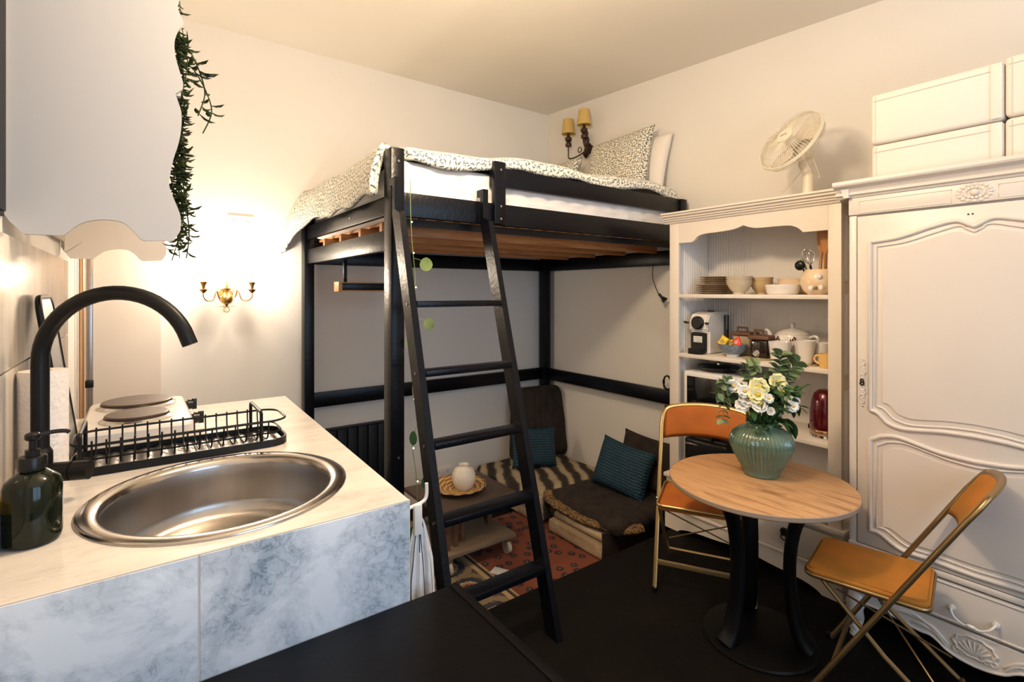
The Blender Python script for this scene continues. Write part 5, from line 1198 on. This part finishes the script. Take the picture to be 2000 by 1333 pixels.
g.sphere((WX-0.012, WM, 1.813), 0.013, (0.6, 1, 1), 12); build('rosette', g, 'ward', wd)
cor = [(0.01, 1.850), (-0.012, 1.850), (-0.016, 1.858), (-0.026, 1.862), (-0.026, 1.868), (-0.020, 1.874), (-0.030, 1.888), (-0.052, 1.898), (-0.056, 1.905), (-0.056, 1.918), (0.01, 1.918)]
g = G(); g.prism([(WX+x, z) for x, z in cor], WY0-0.045, WY1+0.045, 'Y')
g.prism([(WY1-x*0.8, z) for x, z in cor], WX-0.03, WXB, 'X'); g.prism([(WY0+x*0.8, z) for x, z in cor], WX-0.03, WXB, 'X')
g.box(WX, WXB, WY0, WY1, 1.84, 1.918); build('cornice', g, 'ward', wd, ang=0.3)
door = wp('door', WX-0.010, WX+0.002, WY0+0.033, WY1-0.033, 0.392, 1.768, bev=0.004)
ut = smooth2([(0.838, 1.657), (0.79, 1.662), (0.744, 1.668), (0.69, 1.683), (0.651, 1.696), (0.599, 1.710), (0.57, 1.715), (0.549, 1.712), (0.525, 1.698), (0.511, 1.690)], 4)
ub = smooth2([(0.838, 0.959), (0.814, 0.953), (0.795, 0.935), (0.778, 0.918), (0.75, 0.908), (0.718, 0.905), (0.66, 0.912), (0.60, 0.920), (0.51, 0.924)], 4)
full = sym(ut)+list(reversed(sym(ub)))
moulding(full, WX-0.012, (0.009, 0.0045), 'upper_panel_moulding', door)
lt_ = smooth2([(0.838, 0.836), (0.815, 0.850), (0.796, 0.860), (0.752, 0.868), (0.71, 0.862), (0.669, 0.852), (0.60, 0.838), (0.51, 0.832)], 4)
lb_ = smooth2([(0.838, 0.458), (0.812, 0.462), (0.79, 0.452), (0.761, 0.434), (0.735, 0.423), (0.71, 0.419), (0.64, 0.421), (0.57, 0.418), (0.51, 0.416)], 4)
moulding(sym(lt_)+list(reversed(sym(lb_))), WX-0.012, (0.009, 0.0045), 'lower_panel_moulding', door)
def shrink(pts, d):
    c = (WM, sum(p[1] for p in pts)/len(pts)); w0 = max(abs(p[0]-WM) for p in pts); h0 = max(abs(p[1]-c[1]) for p in pts)
    return [(WM+(p[0]-WM)*(w0-d)/w0, c[1]+(p[1]-c[1])*(h0-d)/h0) for p in pts]
for o_, nm in ((full, 'upper_panel'), (sym(lt_)+list(reversed(sym(lb_))), 'lower_panel')):
    g = G(); g.prism(shrink(o_, 0.045), WX-0.0145, WX-0.0101, 'X'); build(nm, g, 'ward', door, ang=0.4)
# lock plate
g = G()
for k, (dy, z, r) in enumerate(((0, 1.150, 0.010), (0.004, 1.130, 0.008), (-0.004, 1.112, 0.009), (0.003, 1.095, 0.010), (0, 1.045, 0.011), (-0.004, 1.027, 0.008), (0.004, 1.010, 0.010), (0, 0.99, 0.008), (0.002, 0.975, 0.005), (0, 1.166, 0.005))):
    g.torus((WX-0.013, 0.866+dy, z), r*0.75, 0.0025, 'X', 12, 5)
g.box(WX-0.0125, WX-0.0102, 0.858, 0.873, 0.985, 1.155, 0.001); lk = build('lock_plate', g, 'ward', door)
g = G(); g.torus((WX-0.016, 0.867, 1.078), 0.006, 0.0025, 'X', 12, 5); g.torus((WX-0.016, 0.867, 1.066), 0.007, 0.003, 'X', 12, 5); build('keyhole', g, 'iron', lk)
g = G()
for dy in (0, 0.012): g.cyl((WX-0.0103, 0.515+dy, 1.735), (WX-0.0115, 0.515+dy, 1.735), 0.003, n=8)
build('screw_hole', g, 'iron', door)
# rail, drawer, apron, feet
wp('rail', WX-0.016, WX+0.004, WY0, WY1, 0.366, 0.389, bev=0.006)
dr = wp('drawer', WX-0.008, WX+0.002, WY0+0.05, WY1-0.05, 0.208, 0.360, bev=0.004)
g = G(); b2 = [(0.85, 0.218), (0.85, 0.350), (0.17, 0.350), (0.17, 0.218)]; g.tube([V(WX-0.009, y, z) for y, z in b2], 0.0035, 8, closed=True); build('drawer_moulding', g, 'ward', dr)
g = G(); pth = smooth_path([(WX-0.010, 0.574, 0.268), (WX-0.030, 0.572, 0.266), (WX-0.040, 0.560, 0.250), (WX-0.040, 0.535, 0.236), (WX-0.040, 0.513, 0.240), (WX-0.040, 0.490, 0.236), (WX-0.040, 0.466, 0.250), (WX-0.030, 0.454, 0.264), (WX-0.010, 0.452, 0.266)], 5)
g.tube(pth, 0.0042, 8); g.cyl((WX-0.008, 0.574, 0.268), (WX-0.016, 0.574, 0.268), 0.010, n=14); g.cyl((WX-0.008, 0.452, 0.266), (WX-0.016, 0.452, 0.266), 0.010, n=14); g.sphere((WX-0.042, 0.513, 0.240), 0.007, (1, 2, 1), 10); build('handle', g, 'porcelain', dr)
ap = smooth2([(0.90, 0.14), (0.842, 0.142), (0.79, 0.143), (0.752, 0.140), (0.71, 0.132), (0.669, 0.128), (0.64, 0.130), (0.615, 0.118), (0.59, 0.100), (0.55, 0.088), (WM, 0.084)], 4)
g = G(); g.prism([(WY1, 0.14), (WY1, 0.200), (WY0, 0.200), (WY0, 0.14)]+list(reversed(sym(ap))), WX-0.010, WX+0.010, 'X'); build('apron', g, 'ward', wd, ang=0.4)
g = G(); g.tube([V(WX-0.012, y, z+0.003) for y, z in sym(ap)], 0.005, 8); build('apron_bead', g, 'ward', wd)
g = G(); n = 40
g.tube([V(WX-0.012, WM+0.058*math.cos(2*PI*k/n)*(1+0.06*math.cos(10*2*PI*k/n)), 0.152+0.036*math.sin(2*PI*k/n)*(1+0.06*math.cos(10*2*PI*k/n))) for k in range(n)], 0.0045, 8, closed=True)
for k in range(7): a = PI*(0.15+0.7*k/6); g.tube([V(WX-0.012, WM, 0.128), V(WX-0.016, WM+0.028*math.cos(a), 0.128+0.026*math.sin(a)), V(WX-0.012, WM+0.050*math.cos(a), 0.130+0.048*math.sin(a)*0.95)], [0.003, 0.005, 0.003], 6)
for s_ in (-1, 1):
    for j in range(3): g.torus((WX-0.012, WM+s_*(0.012+0.020*j), 0.122), 0.009, 0.003, 'X', 14, 5)
    for (a_, b_, c_, d_) in ((0.075, 0.125, 0.15, 0.175), (0.08, 0.115, 0.13, 0.158), (0.13, 0.165, 0.21, 0.182), (0.12, 0.15, 0.19, 0.150), (0.17, 0.175, 0.25, 0.165)):
        g.tube(smooth_path([V(WX-0.011, WM+s_*a_, b_), V(WX-0.013, WM+s_*(a_+c_)/2, (b_+d_)/2+0.010), V(WX-0.011, WM+s_*c_, d_)], 4), [0.003, 0.004, 0.005, 0.0055, 0.006, 0.0055, 0.005, 0.004, 0.002], 6)
build('carving', g, 'ward', wd)
for s_ in (1, -1):
    yy = WM+s_*(WY1-WM-0.03)
    g = G(); g.tube(smooth_path([(WX+0.012, yy, 0.16), (WX-0.010, yy+s_*0.006, 0.11), (WX+0.012, yy, 0.06), (WX-0.006, yy+s_*0.004, 0.025), (WX-0.020, yy+s_*0.008, 0.018)], 4), [0.032, 0.034, 0.035, 0.034, 0.032, 0.030, 0.027, 0.024, 0.022, 0.020, 0.018, 0.017, 0.017, 0.018, 0.018, 0.018, 0.016], 14); g.cyl((WX-0.012, yy, 0.0), (WX-0.012, yy, 0.02), 0.024, 0.018, 14); build('cabriole_foot', g, 'ward', wd)
    wp('rear_foot', WXB-0.04, WXB, yy-0.02, yy+0.02, 0.0, 0.129)
# storage boxes on top
def sbox(y0, y1, z0, z1, label):
    t = thing('storage_box', label, 'box', (2.77, (y0+y1)/2, z0), 'white storage boxes on the wardrobe')
    g = G(); g.box(2.485, 3.02, y0, y1, z0, z1, 0.016, 3); build('body', g, 'bag', t)
    g = G(); g.tube([(2.4845, y0+0.012, z1-0.030), (2.4845, y1-0.012, z1-0.030)], 0.0022, 6); g.tube([(2.4845, y1-0.02, z0+0.01), (2.4845, y1-0.02, z1-0.01)], 0.0015, 6); build('seam', g, 'seam', t)
    g = G(); g.box(2.481, 2.4845, y0+0.004, y0+0.035, z0+0.006, z1-0.006, 0.001); build('strap', g, 'bag', t)
sbox(0.436, 0.845, 1.9185, 2.062, 'white fabric storage box on the wardrobe, lower one of the left stack')
sbox(0.436, 0.848, 2.066, 2.275, 'tall white fabric storage box on the wardrobe, upper one of the left stack')
sbox(0.02, 0.4345, 1.9185, 2.066, 'white fabric storage box at the right picture edge, lower one')
sbox(0.02, 0.4345, 2.070, 2.285, 'white fabric storage box at the right picture edge, upper one')

# ------------------------------------------------------------------ bistro table
TX, TY, TZ = 2.105, 1.122, 0.66
t = thing('bistro_table', 'round wood-topped bistro table on three black curved legs', 'table', (TX, TY, 0))
g = G(); g.lathe([(0, -0.0215), (0.352, -0.0215), (0.357, -0.0215)], (TX, TY, TZ), 72); g.lathe([(0.357, -0.003), (0.352, 0.0), (0, 0.0)], (TX, TY, TZ), 72); build('tabletop', g, 'table', t, recalc=True)
g = G(); g.lathe([(0.3565, -0.0212), (0.359, -0.018), (0.359, -0.004), (0.3565, -0.0018)], (TX, TY, TZ), 72); build('edge_band', g, 'tedge', t)
g = G(); g.lathe([(0, 0), (0.215, 0), (0.222, 0.006), (0.218, 0.014), (0.17, 0.024), (0.10, 0.03), (0, 0.032)], (TX, TY, 0.0005), 56); build('base_plate', g, 'castiron', t)
g = G(); g.lathe([(0, 0.616), (0.16, 0.616), (0.16, 0.638), (0, 0.638)], (TX, TY, 0), 36); build('mounting_plate', g, 'castiron', t)
fwd = math.atan2(-TY, -TX)
for a in (math.radians(165), math.radians(45), math.radians(-75)):
    d = V(math.cos(a), math.sin(a), 0); c = V(TX, TY, 0)
    path = smooth_path([c+d*0.185+V(0, 0, 0.02), c+d*0.150+V(0, 0, 0.07), c+d*0.125+V(0, 0, 0.18), c+d*0.115+V(0, 0, 0.34), c+d*0.130+V(0, 0, 0.48), c+d*0.165+V(0, 0, 0.58), c+d*0.20+V(0, 0, 0.636)], 4)
    nn = len(path); g = G(); g.tube(path, [0.038-0.008*math.sin(PI*i/(nn-1)) for i in range(nn)], 14, flat=(0.8, 1.1)); build('leg', g, 'castiron', t, ang=1)

# ------------------------------------------------------------------ folding chairs
def folding_chair(label, foot, wax, fax, W, top_z, lean, seat_z, m_metal, m_vel, seat_out=0.14, seat_d=0.36, tr=0.0105, ph=0.135):
    """foot: ground point under one front foot; wax: unit width axis; fax: facing; the back tube leans away from fax"""
    w_ = V(*wax, 0).normalized(); f_ = V(*fax, 0).normalized(); o = V(*foot, 0)
    c = o+w_*W/2
    t = thing('folding_chair', label, 'chair', (c.x-f_.x*lean*0.3, c.y-f_.y*lean*0.3, 0), 'velvet folding chairs at the bistro table')
    def P(a, b, z): return o+w_*a+f_*b+V(0, 0, z)         # a across, b forward
    def back(z): return -lean*z/top_z
    up = V(0, 0, 1)
    # back frame: one bent tube, foot - up - curved top - down - foot
    left = [P(0, back(z), z) for z in (0.012, 0.2, 0.4, 0.6, top_z-0.09)]; right = [P(W, back(z), z) for z in (top_z-0.09, 0.6, 0.4, 0.2, 0.012)]
    topc = [P(0.006, back(top_z-0.04), top_z-0.045), P(0.03, back(top_z), top_z-0.012), P(W*0.25, back(top_z)-0.022, top_z+0.004), P(W*0.5, back(top_z)-0.034, top_z+0.010), P(W*0.75, back(top_z)-0.022, top_z+0.004), P(W-0.03, back(top_z), top_z-0.012), P(W-0.006, back(top_z-0.04), top_z-0.045)]
    pts = left+smooth_path(topc, 4)+right
    g = G(); g.tube(pts, tr, 10, flat=(0.75, 1.3)); build('back_frame', g, m_metal, t, ang=1.2)
    # curved back pad
    def pad(side):
        def f(u, v):
            zz = top_z-ph+v*(ph-0.003)
            arc = 1-(2*u-1)**2
            zz2 = zz+0.020*arc*(1 if v > 0.5 else 1)-0.012*(1-arc)*0
            edge = (max(0, 1-(2*u-1)**8)*max(0, 1-(2*v-1)**4))**0.5
            return P(0.010+u*(W-0.020), back(zz)-0.036*arc+side*0.011*edge, zz2)
        return f
    g = G(); g.grid(pad(1), 18, 8); g.grid(pad(-1), 18, 8); bmesh.ops.remove_doubles(g.b, verts=g.b.verts, dist=0.0004); build('backrest', g, m_vel, t, ang=3)
    # seat
    sb = back(seat_z)-0.0+seat_out-seat_d; sf = sb+seat_d
    m_ = frame_mtx(P(W/2, (sb+sf)/2, seat_z-0.008), w_, f_)
    g = G(); g.prism(rr_outline(-W/2+0.016, W/2-0.016, -seat_d/2, seat_d/2, 0.032), -0.013, 0.011, 'Z', m_)
    bmesh.ops.bevel(g.b, geom=[e for e in g.b.edges if len(e.link_faces) == 2 and e.calc_face_angle() > 0.9], offset=0.009, segments=3, affect='EDGES'); build('seat', g, m_vel, t, ang=1.2)
    g = G(); g.tube([m_ @ V(p[0], p[1], -0.012) for p in rr_outline(-W/2+0.014, W/2-0.014, -seat_d/2-0.002, seat_d/2+0.002, 0.034)], 0.0085, 8, closed=True, flat=(1, 0.7)); build('seat_frame', g, m_metal, t, ang=1.2)
    # rear legs from under the seat front to the floor behind
    rb = sb-0.06-lean*0.10
    for a in (0.022, W-0.022):
        g = G(); g.tube([P(a, sf-0.05, seat_z-0.022), P(a, (sf-0.05+rb)/2+0.02, seat_z*0.5-0.008), P(a, rb, 0.012)], 0.0085, 8); build('rear_leg', g, m_metal, t)
    g = G(); g.tube([P(0.022, rb+0.03, 0.05), P(W-0.022, rb+0.03, 0.05)], 0.007, 8); build('rear_bar', g, m_metal, t)
    g = G(); g.box(-W/2, W/2, -0.006, 0.006, -0.012, 0.012, 0.003, mtx=frame_mtx(P(W/2, back(0.125), 0.125), w_, f_)); build('front_bar', g, m_metal, t)
    for a in ((0.03, W-0.03), (W-0.03, 0.03)):
        g = G(); g.tube([P(a[0], sf-0.10, seat_z-0.05), P(a[1], rb+0.06, 0.12)], 0.0035, 6); build('cross_brace', g, m_metal, t)
    for a in (0, W):
        g = G(); p = P(a, back(0.0), 0.0); g.cyl((p.x, p.y, 0.0005), (p.x, p.y, 0.022), 0.0135, n=12); build('rubber_foot', g, 'blackp', t)
        g = G(); q0 = P(a+(-0.012 if a == 0 else 0.012), back(seat_z-0.03), seat_z-0.03); q1 = P(a+(0.014 if a == 0 else -0.014), back(seat_z-0.03), seat_z-0.03); g.cyl(q0, q1, 0.006, n=10); build('pivot_bolt', g, 'chrome', t)
    return t
folding_chair('gold-framed folding chair with orange velvet behind the round table', (2.02, 1.593), (0.5, -0.866), (-0.866, -0.5), 0.44, 0.845, 0.30, 0.43, 'goldpaint', 'velvet_o', 0.19, 0.34, 0.0095, 0.165)
folding_chair('bronze-framed folding chair with mustard velvet in front of the wardrobe', (1.985, 0.868), (0.977, 0.21), (-0.21, 0.977), 0.36, 0.825, 0.48, 0.43, 'darkgold', 'velvet', 0.27, 0.36, 0.0125, 0.19)

# ------------------------------------------------------------------ vase and bouquet
VX, VY = 2.183, 1.153
g = G(); g.lathe([(0, 0.0), (0.070, 0.0), (0.074, 0.006), (0.070, 0.014), (0.084, 0.035), (0.112, 0.085), (0.128, 0.125), (0.130, 0.148), (0.118, 0.178), (0.090, 0.200), (0.068, 0.210), (0.062, 0.218), (0.064, 0.226), (0.060, 0.228), (0.055, 0.218), (0.06, 0.20), (0.11, 0.15), (0.06, 0.03), (0, 0.02)], (VX, VY, TZ+0.001), 184, flute=0.055, nf=46, fl=(0.03, 0.185))
tag(build('table_vase', g, 'celadon', origin=(VX, VY, TZ+0.001), ang=1.2), 'round ribbed celadon green vase on the bistro table', 'vase')
bq = thing('bouquet', 'bouquet of white and yellow flowers with eucalyptus in the green vase', 'bouquet', (VX, VY, TZ+0.03))
rt = V(0.807, -0.5905, 0); fw = V(0.5905, 0.807, 0)     # across / away, a handy basis for laying the stems out
def Q(a, z, b=0.0): return V(VX, VY, 0)+rt*a+fw*b+V(0, 0, z+(0.045 if z > 0.9 else 0))
neck = Q(0, TZ+0.235)
flowers = [(-0.045, 1.005, -0.07, 'petaly', 0.046), (-0.06, 0.975, -0.09, 'petaly', 0.042), (0.045, 1.02, -0.05, 'petaly', 0.046), (0.055, 0.985, -0.07, 'petaly', 0.034), (-0.085, 0.955, -0.06, 'petalw', 0.042), (-0.105, 0.925, -0.05, 'petalw', 0.034), (-0.13, 1.00, -0.02, 'petalw', 0.034), (-0.055, 0.935, -0.10, 'petalw', 0.036), (0.065, 0.945, -0.10, 'petaly', 0.036), (0.075, 0.935, -0.11, 'petalw', 0.030), (0.122, 0.945, -0.04, 'petalw', 0.028), (-0.025, 0.965, -0.11, 'petalw', 0.024), (-0.10, 0.985, -0.06, 'petalw', 0.032), (-0.02, 0.915, -0.12, 'petalw', 0.020)]
g = G()
for (a, z, b, m_, r) in flowers: g.tube(smooth_path([Q(a*0.15, TZ+0.05, b*0.1), Q(a*0.28, TZ+0.23, b*0.28), Q(a*0.8, (z+TZ+0.23)/2+0.02, b*0.8), Q(a, z-0.012, b)], 4), 0.0019, 6)
build('stem', g, 'stem', bq)
for (a, z, b, m_, r) in flowers:
    r *= 0.86; g = G(); c = Q(a, z, b); nrm = (V(-0.55*1, -0.75, 0.45)+rt*a*3+V(R.uniform(-.2, .2), R.uniform(-.2, .2), R.uniform(-.2, .2))).normalized()
    mt = frame_mtx(c, nrm.orthogonal(), nrm.cross(nrm.orthogonal()))
    if (mt @ V(0, 0, 1)-c).dot(nrm) < 0: mt = mt @ Matrix.Rotation(PI, 4, 'X')
    for lay, (cnt, rr, lift) in enumerate(((5, r, 0.25), (5, r*0.68, 0.7))):
        for k in range(cnt):
            a0 = 2*PI*k/cnt+lay*0.6+R.uniform(-.15, .15)
            def pt(u, v, a0=a0, rr=rr, lift=lift):
                wd_ = math.sin(min(1, u*1.02)*PI*0.72+0.15)*0.62; s_ = (v-0.5)*2*wd_*rr
                d = u*rr; x = d*math.cos(a0)-s_*math.sin(a0); y = d*math.sin(a0)+s_*math.cos(a0)
                return mt @ V(x, y, lift*rr*u*u-0.25*rr*u**4+0.18*rr*((v-0.5)*2)**2+0.04*rr*math.sin(v*12+u*5))
            g.grid(pt, 6, 6)
    o = build('flower', g, m_, bq, recalc=False, ang=3)
    g = G()
    for k in range(7): g.sphere(mt @ V(0.12*r*math.cos(k), 0.12*r*math.sin(k), 0.25*r), r*0.09, n=6)
    build('flower_centre', g, 'yellow', o)
def leaf(g, base, d, L_, wd_, curl=0.2, roll=0.0):
    d = d.normalized(); s_ = d.cross(V(R.uniform(-.3, .3), R.uniform(-.3, .3), 1)).normalized(); n_ = s_.cross(d)
    s_ = (s_*math.cos(roll)+n_*math.sin(roll)).normalized(); n_ = s_.cross(d)
    def f(u, v):
        w2 = wd_*math.sin(PI*min(1, u*0.93+0.05))**0.8; q = (v-0.5)*2
        return base+d*(u*L_)+s_*(q*w2*0.5)+n_*(abs(q)*w2*0.16-curl*L_*u*u)
    g.grid(f, 5, 2)
g = G()
for i in range(430):                      # dense foliage above the neck
    a = R.gauss(0.018, 0.052); b = R.gauss(-0.02, 0.045); z = R.uniform(0.875, 1.01)
    if z < 0.92: a *= 0.6; b *= 0.6
    d = (rt*a*6+fw*b*6+V(R.uniform(-.5, .5), R.uniform(-.5, .5), R.uniform(-.45, .8)))
    leaf(g, Q(a, z, b), d, R.uniform(0.028, 0.055), R.uniform(0.014, 0.026), R.uniform(0, .35), R.uniform(-1, 1))
for (a, z, b, L_, w2) in ((0.105, 0.955, 0.0, 0.10, 0.07), (0.095, 1.00, -0.02, 0.07, 0.055), (0.11, 0.90, 0.0, 0.09, 0.05), (-0.03, 0.885, -0.06, 0.07, 0.03), (-0.07, 0.915, -0.05, 0.06, 0.035), (0.09, 0.87, -0.02, 0.08, 0.04), (0.115, 0.99, 0.02, 0.06, 0.05)):
    leaf(g, Q(a, z, b), V(a*3, -0.3, -0.8+R.uniform(0, .5)), L_, w2, 0.2, R.uniform(-.5, .5))
build('foliage', g, 'leafd', bq, recalc=False, ang=3)
for bi, (path, r0) in enumerate((([Q(-0.05, 0.95, 0), Q(-0.10, 0.985, 0), Q(-0.165, 0.99, -0.02), Q(-0.205, 0.965, -0.03)], 0.019), ([Q(-0.03, 0.96, 0), Q(-0.045, 1.03, 0.0), Q(-0.06, 1.075, 0.0), Q(-0.03, 1.085, 0.0)], 0.021), ([Q(0.05, 0.98, 0), Q(0.075, 1.05, 0), Q(0.08, 1.10, 0), Q(0.085, 1.13, 0)], 0.025), ([Q(0.09, 1.0, 0), Q(0.115, 1.05, 0), Q(0.14, 1.085, 0), Q(0.155, 1.10, 0)], 0.025), ([Q(-0.06, 0.94, 0), Q(-0.12, 0.95, 0), Q(-0.165, 0.935, -0.02), Q(-0.175, 0.90, -0.02)], 0.017), ([Q(-0.08, 0.96, 0), Q(-0.13, 1.01, 0), Q(-0.165, 1.02, -0.02), Q(-0.18, 1.01, -0.03)], 0.016))):
    g = G(); sp_ = smooth_path(path, 4); g.tube([neck]+sp_, 0.0014, 5)
    for i in range(2, len(sp_)):
        for s_ in (-1, 1):
            ax = (sp_[min(i+1, len(sp_)-1)]-sp_[i-1]).normalized(); sd = ax.cross(V(-0.6, -0.7, 0.3)).normalized()*s_
            for rep in range(1 if bi in (2, 3) and i % 2 else 1):
                leaf(g, sp_[i], sd+ax*0.45+V(R.uniform(-.4, .4), R.uniform(-.4, .4), R.uniform(-.3, .3)), r0*1.9, r0*1.6, 0.1, R.uniform(-.7, .7))
    build('eucalyptus_sprig', g, 'leafe', bq, recalc=False, ang=3)
